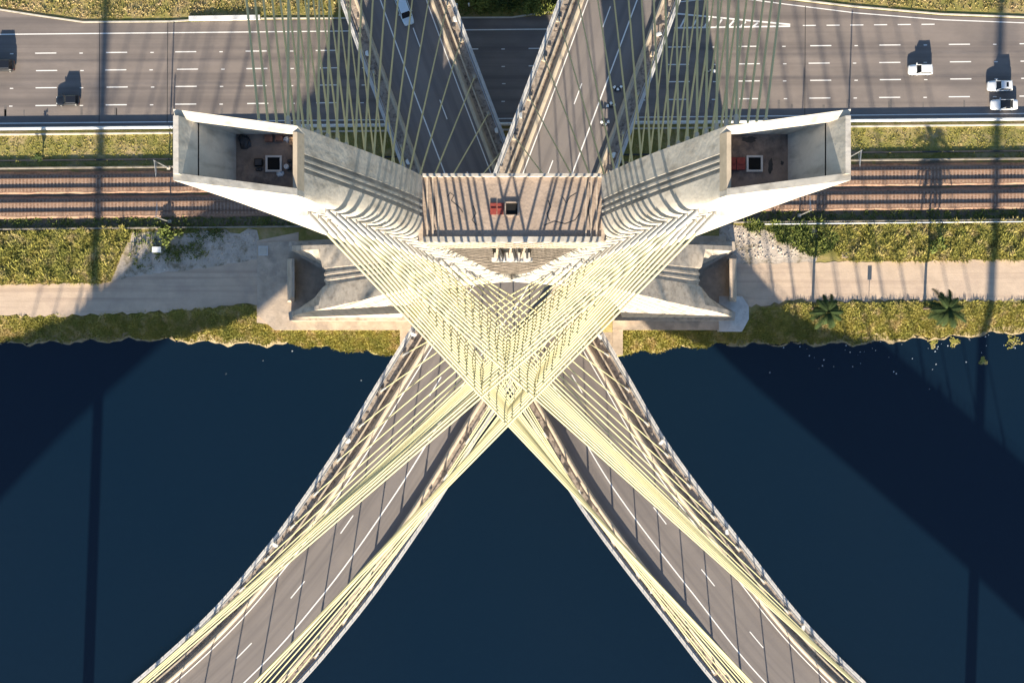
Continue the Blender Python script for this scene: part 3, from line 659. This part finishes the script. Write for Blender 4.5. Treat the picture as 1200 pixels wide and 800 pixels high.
ZA_S = [64, 70, 76, 84, 91, 97, 101, 104.5, 107.5, 110.3, 113, 115.5, 117.8, 120, 122, 124, 125.8, 127.5]
ZA_N = [84, 92, 97, 101, 104, 106.7, 109, 111.2, 113.3, 115.3, 117.2, 119, 120.7, 122.3, 123.8, 125.4, 126.9, 128.4]
arm_name = {-1: 'the tower arm whose hatch has no lid', 1: 'the tower arm whose hatch has a red lid'}
dk = {-1: 'the lower deck', 1: 'the upper deck'}
for sg, path in ((-1, LO), (1, HI)):
    arm = armL if sg < 0 else armR
    for sdn, where in ((-1, 'over the river'), (1, 'over the highway')):
        for k in range(NC):
            f = k / (NC - 1.0)
            z = (ZA_S if sdn < 0 else ZA_N)[k]
            for row in (0, 1):       # row 0 nearer the tower's axis
                g = min(1, max(0, (z - 96) / 30)); u = ((.36 - .18 * g) if row == 0 else (.68 - .20 * g)) if sdn < 0 else ((.36 + .16 * g) if row == 0 else (.74 + .2 * g))
                zz = z - (1.0 if row else 0)
                X = sg * (x_in(zz) + (x_out(zz) - x_in(zz)) * u); Yt = Y0 + sdn * (dep(zz) - .1)
                # row nearer the axis serves the deck edge that keeps the planes from crossing
                side_world = (-sg if row == 0 else sg) if sdn > 0 else (-sg if row == 0 else sg)
                edge = -1 if side_world > 0 else 1         # +offset is west
                dA = path.off(sdn * (C0 + k * CS), edge * EDGE, .5)
                inner = (side_world * (1 if dA.x > 0 else -1)) < 0
                nth = ['first', 'second', 'third', 'fourth', 'fifth', 'sixth', 'seventh', 'eighth', 'ninth', 'tenth', 'eleventh', 'twelfth', 'thirteenth', 'fourteenth', 'fifteenth', 'sixteenth', 'seventeenth', 'eighteenth'][k]
                cable(dA, (X, Yt, zz), "%s pale yellow cable from the tower on %s deck's %s edge over the %s" % (nth, 'lower' if sg < 0 else 'upper', 'inner' if inner else 'outer', 'river' if sdn < 0 else 'highway'),
                      "stay cables of the %s deck's %s edge over the %s" % ('lower' if sg < 0 else 'upper', 'inner' if inner else 'outer', 'river' if sdn < 0 else 'highway'))
                o = obj('anchor_corbel', COR, arm, (X, sdn * (dep(zz) - .02), zz), 0 if sdn < 0 else math.pi)

# ------------------------------------------------------------------ power-line poles on the far bank (their shadows cross the river)
for (x, lab) in ((-76.5, 'tall slender steel power pole on the far bank beside the upper deck'), (79.8, 'tall slender steel power pole on the far bank beside the lower deck')):
    y = -97 if x < 0 else -106
    t = empty('power_pole', (x, y, -.1)); tag(t, lab, 'power pole', 'power poles on the far bank')
    b = MB(); b.tube((0, 0, 0), (0, 0, 60), 1.05, .7, 16); b.build('pole', M_METAL, t, smooth=True)
    for z in (46, 52, 58): b = MB(); b.tube((-3.2, 0, z), (3.2, 0, z), .14, n=8); b.build('crossarm', M_METAL, t)

# ------------------------------------------------------------------ vehicles
def loft_body(secs, n=12):
    """secs: (x, half width, z bottom, z top) rounded rectangles"""
    vs = []; fs = []
    for x, hw_, z0, z1 in secs:
        for i in range(n):
            t = 2 * math.pi * (i + .5) / n; c, s_ = math.cos(t), math.sin(t)
            e = .45; yy = hw_ * math.copysign(abs(c) ** e, c); zz = (z0 + z1) / 2 + (z1 - z0) / 2 * math.copysign(abs(s_) ** e, s_); vs.append((x, yy, zz))
    k = len(secs); fs = [(j * n + i, j * n + (i + 1) % n, (j + 1) * n + (i + 1) % n, (j + 1) * n + i) for j in range(k - 1) for i in range(n)] + [tuple(range(n)), tuple(range((k - 1) * n, k * n))]
    return vs, fs
WH = MB(); WH.tube((0, -.11, 0), (0, .11, 0), .32, n=16); wh_me = mesh('wheel', WH.v, WH.f, M_TYRE); fixn(wh_me)
RM = MB(); RM.tube((0, -.12, 0), (0, .12, 0), .2, n=12); rm_me = mesh('rim', RM.v, RM.f, M_METAL); fixn(rm_me)
def car(name, loc, rot, L, Wd, H, m, label, cat='car', roof=None, kind='sedan', sunroof=False):
    """x is forward"""
    t = empty(name, loc, rot); tag(t, label, cat); h = L / 2; hw_ = Wd / 2; zs = .62 * H if kind != 'van' else .55 * H
    vs, fs = loft_body([(-h, hw_ * .78, .38, zs * .86), (-h + .12, hw_ * .9, .28, zs * .97), (-h * .6, hw_, .2, zs), (0, hw_, .18, zs), (h * .45, hw_, .2, zs * .97), (h * .75, hw_ * .95, .22, zs * .88), (h - .13, hw_ * .84, .28, zs * .78), (h, hw_ * .66, .36, zs * .66)])
    me = mesh('body', vs, fs, m); fixn(me); me.shade_smooth(); me.set_sharp_from_angle(angle=R(50)); obj('body', me, t)
    a0, a1, r0, r1 = {'sedan': (-h * .66, h * .34, -h * .34, h * .02), 'hatch': (-h * .93, h * .36, -h * .78, h * .05), 'van': (-h * .97, h * .62, -h * .93, h * .38)}[kind]
    wb, wt = hw_ * .9, hw_ * .74
    g = MB(); g.hexa([(a0, -wb, zs - .08), (a1, -wb, zs - .08), (a1, wb, zs - .08), (a0, wb, zs - .08)], [(r0, -wt, H - .03), (r1, -wt, H - .03), (r1, wt, H - .03), (r0, wt, H - .03)]); g.build('windows', M_GLASS, t, bevel=.05)
    rf = MB(); rf.hexa([(r0 - .06, -wt - .03, H - .05), (r1 + .03, -wt - .03, H - .05), (r1 + .03, wt + .03, H - .05), (r0 - .06, wt + .03, H - .05)], [(r0 + .05, -wt + .06, H + .02), (r1 - .07, -wt + .06, H + .02), (r1 - .07, wt - .06, H + .02), (r0 + .05, wt - .06, H + .02)]); ro = rf.build('roof', roof or m, t, bevel=.02)
    if sunroof: b = MB(); b.box(r0 + .55, r0 + .95, -wt * .6, wt * .6, H + .02, H + .03); b.build('sunroof', M_GLASS, ro)
    for sy in (-1, 1):
        for (xa, xb_) in ((a1, r1), (a0, r0)): b = MB(); b.tube((xa, sy * wb, zs - .05), (xb_, sy * wt, H - .02), .06, n=6); b.build('pillar', m, t)
        for xw in (-h * .62, h * .62):
            wv = obj('wheel', wh_me, t, (xw, sy * (hw_ - .1), .32)); obj('rim', rm_me, wv)
        b = MB(); b.box(h - .34, h - .1, sy * hw_ * .56 - .16, sy * hw_ * .56 + .16, zs * .60, zs * .78); b.build('headlight', M_LAMP, t, bevel=.03)
        b = MB(); b.box(-h - .01, -h + .14, sy * hw_ * .66 - .14, sy * hw_ * .66 + .14, zs * .65, zs * .82); b.build('tail_light', M_TAIL, t, bevel=.03)
        b = MB(); b.box(h * .3, h * .3 + .2, sy * (hw_ + .1) - .1, sy * (hw_ + .1) + .1, zs - .02, zs + .14); b.build('wing_mirror', m, t, bevel=.03)
    return t
WEST = math.pi + SK
def onroad(px, py, z=.02): p = W(px, py, .8); return (p.x, p.y, z)
car('car', onroad(1079, 81.5), WEST, 4.25, 1.8, 1.5, M_CARW, 'white car alone in its lane with a plain white roof', kind='hatch')
car('car', onroad(1172, 100.5), WEST, 4.35, 1.82, 1.62, M_CARS, 'off-white car with a small sunroof beside the glass-topped car', kind='hatch', sunroof=True)
car('car', onroad(1177, 122.5), WEST, 4.7, 1.84, 1.5, M_CARW, 'white car with a black glass roof in the lane beside the barrier', roof=M_GLASS, kind='sedan')
car('car', onroad(79, 117.5), WEST, 4.1, 1.75, 1.5, M_CARK, 'small black car on the highway near the solitary lane joint', kind='hatch')
car('car', onroad(0, 77), WEST, 5.0, 1.95, 1.85, M_CARK, 'large black car with roof rails in the upper lane', cat='car', kind='hatch')
def ondeck(path, d_, o_): p, tg, n_ = path.at(d_); q = p + n_ * o_; return (q.x, q.y, p.z + .07), math.atan2(tg.y, tg.x)
p, a = ondeck(LO, 46.9, -.6)
car('van', p, a + math.pi, 5.6, 1.95, 2.2, M_VAN, 'pale blue van driving on the lower deck', cat='van', kind='van')
p, a = ondeck(HI, 46.4, 2.7)
car('car', p, a, 4.4, 1.8, 1.5, M_CARB, 'dark blue car driving on the upper deck', kind='sedan')

# motorcycle with its rider on the highway
mp_ = onroad(831.5, 84); t = empty('motorcycle', mp_, WEST); tag(t, 'motorcycle on the highway beside the dark bridge shadow', 'motorcycle')
for x in (-.68, .68): b = MB(); b.tube((x, -.06, .31), (x, .06, .31), .31, n=16); b.build('wheel', M_TYRE, t)
b = MB(); b.hexa([(-.5, -.13, .4), (.45, -.13, .4), (.45, .13, .4), (-.5, .13, .4)], [(-.75, -.12, .82), (.3, -.16, .95), (.3, .16, .95), (-.75, .12, .82)]); b.build('frame_body', M_CARW, t, bevel=.05)
b = MB(); b.tube((.68, 0, .31), (.42, 0, 1.05), .04); b.tube((.42, -.36, 1.08), (.42, .36, 1.08), .025); b.build('handlebar', M_METAL, t)
b = MB(); b.box(-.95, -.5, -.24, .24, .84, 1.2); b.build('top_box', M_WHITE, t, bevel=.04)
def skin_body(name, V, E, rad, m, loc, rot):
    me = bpy.data.meshes.new(name); me.from_pydata(V, E, []); o = bpy.data.objects.new(name, me); col.objects.link(o)
    o.location = loc; o.rotation_euler.z = rot
    md = o.modifiers.new('skin', 'SKIN'); md.use_smooth_shade = True
    for i, r_ in enumerate(rad): me.skin_vertices[0].data[i].radius = (r_, r_)
    me.skin_vertices[0].data[0].use_root = True
    sb = o.modifiers.new('sub', 'SUBSURF'); sb.levels = 1; sb.render_levels = 1; me.materials.append(m); return o
V = [(-.25, 0, .98), (-.18, 0, 1.25), (-.06, 0, 1.48), (0, 0, 1.6), (.02, 0, 1.74), (.02, .22, 1.45), (.18, .34, 1.22), (.4, .33, 1.12), (.02, -.22, 1.45), (.18, -.34, 1.22), (.4, -.33, 1.12),
     (-.15, .15, .95), (.25, .22, .82), (.05, .2, .42), (.18, .2, .34), (-.15, -.15, .95), (.25, -.22, .82), (.05, -.2, .42), (.18, -.2, .34)]
E = [(0, 1), (1, 2), (2, 3), (3, 4), (2, 5), (5, 6), (6, 7), (2, 8), (8, 9), (9, 10), (0, 11), (11, 12), (12, 13), (13, 14), (0, 15), (15, 16), (16, 17), (17, 18)]
rd = [.17, .17, .17, .07, .11, .075, .055, .04, .075, .055, .04, .1, .08, .055, .045, .1, .08, .055, .045]
M_CLOTH = mat('dark_jacket', (.05, .05, .06), .85, .2, 6)
ob = skin_body('person', V, E, rd, M_CLOTH, mp_, WEST); tag(ob, 'rider in a dark jacket and white helmet sitting on the motorcycle', 'person')
hm = bpy.data.meshes.new('helmet'); bm = bmesh.new(); bmesh.ops.create_uvsphere(bm, u_segments=12, v_segments=8, radius=.15); bm.to_mesh(hm); bm.free(); hm.materials.append(M_WHITE); hm.shade_smooth()
h_ = obj('helmet', hm, ob, (.03, 0, 1.75)); h_.scale = (1.1, .95, 1)

# ------------------------------------------------------------------ vegetation
def inpoly(x, y, P):
    c = False; j = len(P) - 1
    for i in range(len(P)):
        if (P[i][1] > y) != (P[j][1] > y) and x < (P[j][0] - P[i][0]) * (y - P[i][1]) / (P[j][1] - P[i][1]) + P[i][0]: c = not c
        j = i
    return c
def tufts(name, poly, n, h0, h1, wd, m, seed, label, cat='grass', blades=5, clump=None, excl=(), cs=(1.1, .7)):
    rr = random.Random(seed); vs = []; fs = []
    x0, x1 = min(p[0] for p in poly), max(p[0] for p in poly); y0, y1 = min(p[1] for p in poly), max(p[1] for p in poly); k = 0; tries = 0
    cl = [(rr.uniform(x0, x1), rr.uniform(y0, y1), rr.uniform(.5, 1.5)) for _ in range(clump)] if clump else None
    while k < n and tries < n * 30:
        tries += 1
        if cl: c = rr.choice(cl); x, y = c[0] + rr.gauss(0, cs[0]) * c[2], c[1] + rr.gauss(0, cs[1]) * c[2]
        else: x, y = rr.uniform(x0, x1), rr.uniform(y0, y1)
        if not inpoly(x, y, poly) or any(inpoly(x, y, e) for e in excl): continue
        z = ground_h(x, y) - .05
        if z < WZ - .1: continue
        k += 1; h = rr.uniform(h0, h1) * (.6 + .8 * rr.random()) * (.55 + .9 * abs(math.sin(x * .8 + 1.7 * math.sin(y * .6))) if h1 > .6 else 1)
        for _ in range(blades):
            a = rr.uniform(0, 6.283); r_ = rr.uniform(.0, wd); px, py = x + r_ * math.cos(a), y + r_ * math.sin(a)
            la = a + rr.uniform(-.6, .6); ll = h * rr.uniform(.35, .9); w2 = wd * rr.uniform(.08, .36); ca, sa = math.cos(la), math.sin(la); i = len(vs)
            vs += [(px - sa * w2, py + ca * w2, z), (px + sa * w2, py - ca * w2, z), (px + ca * ll * .55 + sa * w2 * .8, py + sa * ll * .55 - ca * w2 * .8, z + h * .75), (px + ca * ll * .55 - sa * w2 * .8, py + sa * ll * .55 + ca * w2 * .8, z + h * .75), (px + ca * ll, py + sa * ll, z + h * rr.uniform(.6, 1.05))]
            fs += [(i, i + 1, i + 2, i + 3), (i + 3, i + 2, i + 4)]
    o = obj(name, mesh(name, vs, fs, m)); stuff(o, label, cat); return o
def near(poly): return poly
xs_ = [-95 + i * 1.0 for i in range(191)]
def bank_poly(xa, xb, topf):
    X = [xa + i * (xb - xa) / 40 for i in range(41)]; return [(x, shore(x) + .15) for x in X] + [(x, topf(x)) for x in reversed(X)]
tufts('bank_grass', bank_poly(-94, -19.8, lambda x: interp([(-94, 4.2), (-75, 4.6), (-58, 5.4), (-45, 6.2), (-43.6, 3.4), (-41, 1.9), (-19, 1.9)], x)), 15000, .15, .55, .24, M_TUFT, 21, 'yellow-green grass on the river bank beside the footing without an octagonal pad')
tufts('bank_grass', bank_poly(19.5, 94, lambda x: interp([(19, 1.9), (40, 1.9), (42.5, 5.5), (50, 6.6), (94, 7.0)], x)), 15000, .15, .55, .24, M_TUFT, 22, 'yellow-green grass on the river bank below the palms')
tufts('riverside_brush', PX([(-12, 275), (145, 268), (152, 275), (128, 330), (-12, 332)]), 14000, .18, .8, .25, M_TUFT, 23, 'dense yellow-green brush between the railway and the dirt track', 'brush', clump=230, cs=(.8, .6))
tufts('riverside_brush', PX([(962, 268), (1212, 258), (1212, 303), (1085, 306), (985, 303)]), 15000, .18, .8, .25, M_TUFT, 24, 'dense brush between the white pipe and the dirt track', 'brush', clump=330, cs=(.8, .6))
tufts('weeds', PX([(148, 266), (340, 262), (340, 276), (300, 290), (240, 300), (170, 320), (150, 300)]), 380, .2, .7, .28, M_SHRUB, 25, 'patchy green weeds on the rubble beside the railway', 'weeds', clump=16)
tufts('weeds', PX([(860, 262), (985, 258), (985, 285), (955, 300), (870, 270)]), 1300, .3, .9, .35, M_SHRUB, 26, 'patchy green weeds on the rubble behind the octagonal pad', 'weeds', clump=16)
tufts('strip_grass', strip(-95, 95, 32.7, 36.7), 6000, .05, .2, .3, M_TUFT, 27, 'mown grass strip between the highway barrier and the railway')
tufts('track_weeds', strip(-95, 95, 20.7, 22.2) , 1800, .15, .5, .3, M_SHRUB, 28, 'dark weeds along the foot of the river side railway wall', 'weeds')
tufts('track_weeds', strip(-95, 95, 31.3, 32.2) , 900, .1, .35, .25, M_TUFT, 38, 'thin weeds along the drain beside the railway', 'weeds')
tufts('verge_grass', [(-95, 59.2), (-83, 57.4), (-75, 56.4), (-58, 56.6), (-44, 57.2), (-8, 57.2), (-8, 66), (-95, 66)], 4200, .1, .42, .28, M_DRY, 29, 'dry grass verge along the highway beside the white kerb block')
tufts('verge_grass', [(36, 62.2), (48, 60.6), (60, 59.2), (75, 57.9), (95, 57.5), (95, 66), (36, 66)], 2600, .08, .35, .28, M_DRY, 30, 'dry grass verge along the highway beside the joining slip lane')
tufts('shaded_shrubs', [(-9, 57.2), (8, 57.4), (22, 60.5), (22, 66), (-9, 66)], 1800, .3, .9, .35, M_SHRUB, 31, 'dark shrubs in the shade between the two decks', 'shrubs')

def leafy(name, loc, rx, rz, h, n, ls, m, seed, label, cat, trunk=True, group=None):
    rr = random.Random(seed); t = empty(name, loc); tag(t, label, cat, group); vs = []; fs = []
    lobes = [(rr.gauss(0, rx * .45), rr.gauss(0, rx * .45), h + rr.gauss(0, rz * .35), rr.uniform(.35, .6) * rx) for _ in range(9)]
    for _ in range(n):
        lx, ly, lz, lr = rr.choice(lobes); d_ = Vector((rr.gauss(0, 1), rr.gauss(0, 1), rr.gauss(0, 1))).normalized() * lr * rr.random() ** .4
        c = Vector((lx, ly, lz)) + d_; c.z = max(.08, c.z); a = Vector((rr.gauss(0, 1), rr.gauss(0, 1), rr.gauss(0, .6))).normalized(); b_ = a.orthogonal().normalized(); s_ = ls * rr.uniform(.6, 1.3); i = len(vs)
        vs += [c + a * s_, c + b_ * s_ * .5, c - a * s_, c - b_ * s_ * .5]; fs.append((i, i + 1, i + 2, i + 3))
    obj('crown', mesh('crown', vs, fs, m), t)
    b = MB()
    for k in range(4):
        l_ = rr.choice(lobes); b.tube((rr.uniform(-.05, .05), rr.uniform(-.05, .05), 0), (l_[0] * .7, l_[1] * .7, l_[2]), .07, .03, 6)
    b.build('trunk', M_BARK, t); return t
p = W(201, 272); leafy('shrub', (p.x, p.y, 0), 1.8, .9, 1.1, 420, .3, M_SHRUB, 41, 'round yellow-green shrub beside the railway mast and white box', 'shrub')
p = W(50, 186); leafy('sapling', (p.x, p.y, 0), .8, .9, 2.0, 220, .22, M_PALM, 42, 'small dark sapling at the edge of the grass strip', 'sapling')
p = W(1092, 287); leafy('shrub', (p.x, p.y, 0), 1.4, .8, .9, 260, .28, M_SHRUB, 46, 'yellow-green shrub in the brush beside the white pipe', 'shrub')
for i, (x, y) in enumerate(((-6, 58.9), (-1.5, 60.2), (3.5, 58.6), (8.6, 60.4), (12.6, 59.4))):
    leafy('shrub', (x, y, 0), 1.7, 1.0, 1.5, 380, .28, M_PALM if i % 2 else M_SHRUB, 50 + i, ['dark shaded shrub beside the two white marker posts', 'second shaded shrub from the white marker posts', 'third shaded shrub from the white marker posts', 'fourth shaded shrub from the white marker posts', 'fifth shaded shrub from the marker posts, beside the upper deck'][i], 'shrub', group='shaded shrubs between the decks')
for x, y in ((-9.6, 58.5), (-7.5, 58.6)):
    t = empty('marker_post', (x, y, 0)); tag(t, 'white marker post %s' % ('beside the lower deck edge, in the shade' if x < -9 else 'beside the first shaded shrub'), 'post', 'white marker posts')
    b = MB(); b.tube((0, 0, 0), (0, 0, 1.4), .16, .14, 10); b.build('post_body', M_WHITE, t); b = MB(); b.tube((0, 0, 1.4), (0, 0, 1.5), .17, .1, 10); b.build('post_cap', M_WHITE, t)
def palm(loc, H, seed, label, lean, nf=24, fl_=1.0):
    rr = random.Random(seed); t = empty('palm_tree', loc); tag(t, label, 'palm tree')
    top = Vector((lean[0], lean[1], H)); b = MB(); prev = Vector((0, 0, -.3)); n = 10
    for i in range(1, n + 1):
        f = i / n; q = Vector((top.x * f ** 1.6, top.y * f ** 1.6, -.3 + (H + .3) * f)); b.tube(prev, q, .27 - .1 * (f - 1 / n), .25 - .1 * f, 10, caps=False); prev = q
    b.build('trunk', M_BARK, t, smooth=True)
    for k in range(nf):
        a = 2.39996 * k + rr.uniform(-.2, .2); el = R(62) - R(80) * (k / (nf - 1.0)); Lf = fl_ * rr.uniform(2.6, 4.7) * (.75 if k < 4 else 1); m_ = 12; vs = []; fs = []
        pts = []; pos = top.copy(); e = el
        for i in range(m_ + 1):
            pts.append(pos.copy()); e -= R(rr.uniform(5, 9)); pos = pos + Vector((math.cos(a) * math.cos(e), math.sin(a) * math.cos(e), math.sin(e))) * (Lf / m_)
        side = Vector((-math.sin(a), math.cos(a), 0))
        for i in range(1, m_):
            wl = .62 * math.sin(math.pi * min(1, (i + 1.2) / (m_ + 1.5))) + .12; fw = (pts[i + 1] - pts[i]).normalized()
            for sgn in (-1, 1):
                for j in (0, .5):
                    c = pts[i].lerp(pts[i + 1], j); tip = c + side * sgn * wl * rr.uniform(.8, 1.1) + fw * wl * .55 + Vector((0, 0, -.22 * wl)); ii = len(vs)
                    vs += [c, c + fw * .2, tip]; fs.append((ii, ii + 1, ii + 2))
        rb = MB(); 
        for i in range(m_): rb.tube(pts[i], pts[i + 1], .045 * (1 - i / m_) + .012, None, 4, caps=False)
        k0 = len(rb.v); rb.v += [tuple(v) for v in vs]; rb.f += [tuple(i + k0 for i in f) for f in fs]
        me = mesh('frond', rb.v, rb.f, M_PALM); obj('frond', me, t)
    return t
p = W(952, 361); palm((p.x, p.y, ground_h(p.x, p.y)), 9.0, 61, 'palm tree on the bank nearer the octagonal concrete pad', (.2, -.9), 19, .92)
p = W(1083, 361); palm((p.x, p.y, ground_h(p.x, p.y)), 9.6, 62, 'palm tree on the bank farther from the octagonal concrete pad', (.5, -.5), 27, 1.08)
p = W(190, 293); b = MB(); b.box(-.7, .7, -.45, .45, 0, .9); 
t = empty('utility_cabinet', (p.x - .7, p.y, 0)); tag(t, 'white utility box on the rubble below the round shrub', 'cabinet'); b.build('cabinet_body', M_WHITE, t, bevel=.04)
b = MB(); b.box(-.76, .76, -.5, .5, .9, .97); b.build('cabinet_lid', M_WHITE, t)
p = W(311, 294); t = empty('concrete_cover', (p.x - .3, p.y, .05)); tag(t, 'square pale concrete cover at the corner of the apron', 'cover')
b = MB(); b.box(-.85, .85, -.85, .85, 0, .3); b.build('cover_frame', M_PARA, t, bevel=.03); b = MB(); b.box(-.6, .6, -.6, .6, .3, .34); b.build('cover_lid', M_WALL, t)
p = W(992, 299); t = empty('concrete_box', (p.x, p.y, 0)); tag(t, 'dark concrete drain box at the edge of the dirt track', 'drain box'); b = MB(); b.box(-1.0, 1.0, -.5, .5, 0, .6); b.build('box_wall', M_CONC2, t, bevel=.03); b = MB(); b.box(-.75, .75, -.3, .3, .6, .63); b.build('grate', M_DARKMETAL, t)
p = W(1018, 352); t = empty('sign_board', (p.x, p.y, 0)); tag(t, 'small sign board on a post beside the dirt track between the palms', 'sign')
b = MB(); b.tube((0, 0, -.5), (0, 0, 2.0), .05, n=8); b.build('sign_post', M_METAL, t); b = MB(); b.box(-.35, .35, -.03, .03, 1.2, 2.0); b.build('sign_panel', M_DARKMETAL, t)
M_MUD = mat('bank_mud', (.24, .19, .115), .9, .35, 1.2, bump=.4, bscale=5)
def mud(x0, x1, seed):
    rr = random.Random(seed); n = int((x1 - x0) / .7); vs = []
    for i in range(n + 1):
        x = x0 + (x1 - x0) * i / n; a = shore(x) - .3; b_ = shore(x) + .45 + rr.uniform(-.4, .5) + .5 * math.sin(x * .23)
        for k in range(4): y = a + (b_ - a) * k / 3; vs.append((x, y, ground_h(x, y) + .16))
    struct(obj('mud_margin', mesh('mud_margin', vs, [(4 * i + k, 4 * i + 4 + k, 4 * i + 5 + k, 4 * i + 1 + k) for i in range(n) for k in range(3)], M_MUD)))
mud(38, 110, 5); mud(-110, -40, 6)
# stones and litter
rr = random.Random(77); st = MB()
for poly, n in ((PX([(850, 264), (950, 264), (950, 300), (850, 306)]), 600), (PX([(150, 300), (300, 272), (300, 304), (170, 320)]), 500)):
    x0, x1 = min(p[0] for p in poly), max(p[0] for p in poly); y0, y1 = min(p[1] for p in poly), max(p[1] for p in poly)
    for _ in range(n):
        x, y = rr.uniform(x0, x1), rr.uniform(y0, y1)
        if not inpoly(x, y, poly): continue
        s_ = rr.uniform(.05, .09) * (1 + 2.2 * rr.random() ** 4); q = [rr.uniform(.6, 1.2) * s_ for _ in range(8)]
        st.hexa([(x - q[0], y - q[1], -.02), (x + q[2], y - q[3], -.02), (x + q[4], y + q[5], -.02), (x - q[6], y + q[7], -.02)], [(x - q[1] * .6, y - q[2] * .6, s_ * .7), (x + q[3] * .6, y - q[4] * .6, s_ * .5), (x + q[5] * .6, y + q[6] * .6, s_ * .8), (x - q[7] * .6, y + q[0] * .6, s_ * .6)])
stuff(st.build('stones', M_RUBBLE), 'loose pale stones and rubble beside the tower feet', 'stones')
lt = MB()
for _ in range(55):
    x = rr.uniform(45, 95) if rr.random() < .93 else rr.uniform(-60, -20); y = shore(x) - abs(rr.gauss(0, 3.0)) - .3; s_ = rr.uniform(.04, .12)
    lt.hexa([(x - s_, y - s_, WZ), (x + s_, y - s_ * .6, WZ), (x + s_, y + s_, WZ), (x - s_ * .6, y + s_, WZ)], [(x - s_ * .7, y - s_ * .7, WZ + .06), (x + s_ * .6, y - s_ * .4, WZ + .08), (x + s_ * .6, y + s_ * .6, WZ + .05), (x - s_ * .4, y + s_ * .6, WZ + .06)])
stuff(lt.build('floating_litter', M_RAG), 'specks of pale litter floating along the river bank', 'litter')
for i, (px, py, r_) in enumerate(((1093, 402, 1.0), (1118, 401, 1.2), (1187, 399, 1.9), (1152, 423, .9))):
    p = W(px, py, WZ); t = empty('floating_plants', (p.x, p.y, WZ)); tag(t, ['small raft of pale green floating plants below the farther palm', 'ragged raft of floating plants next to the smallest raft', 'largest raft of pale green floating plants against the bank', 'loose raft of floating plants out in the power pole shadow'][i], 'floating plants', 'rafts of floating plants'); vs = []; fs = []
    for _ in range(150):
        a = rr.uniform(0, 6.28); d_ = r_ * rr.random() ** .6 * (.7 + .3 * math.sin(a * 3 + i)); x, y = d_ * math.cos(a), d_ * math.sin(a); s_ = rr.uniform(.06, .16); b_ = rr.uniform(0, 3.1); k = len(vs)
        vs += [(x + s_ * math.cos(b_ + j * 1.57), y + s_ * math.sin(b_ + j * 1.57), rr.uniform(.02, .12)) for j in range(4)]; fs.append((k, k + 1, k + 2, k + 3))
    o = obj('leaves', mesh('leaves', vs, fs, M_TUFT), t); o['kind'] = 'stuff'
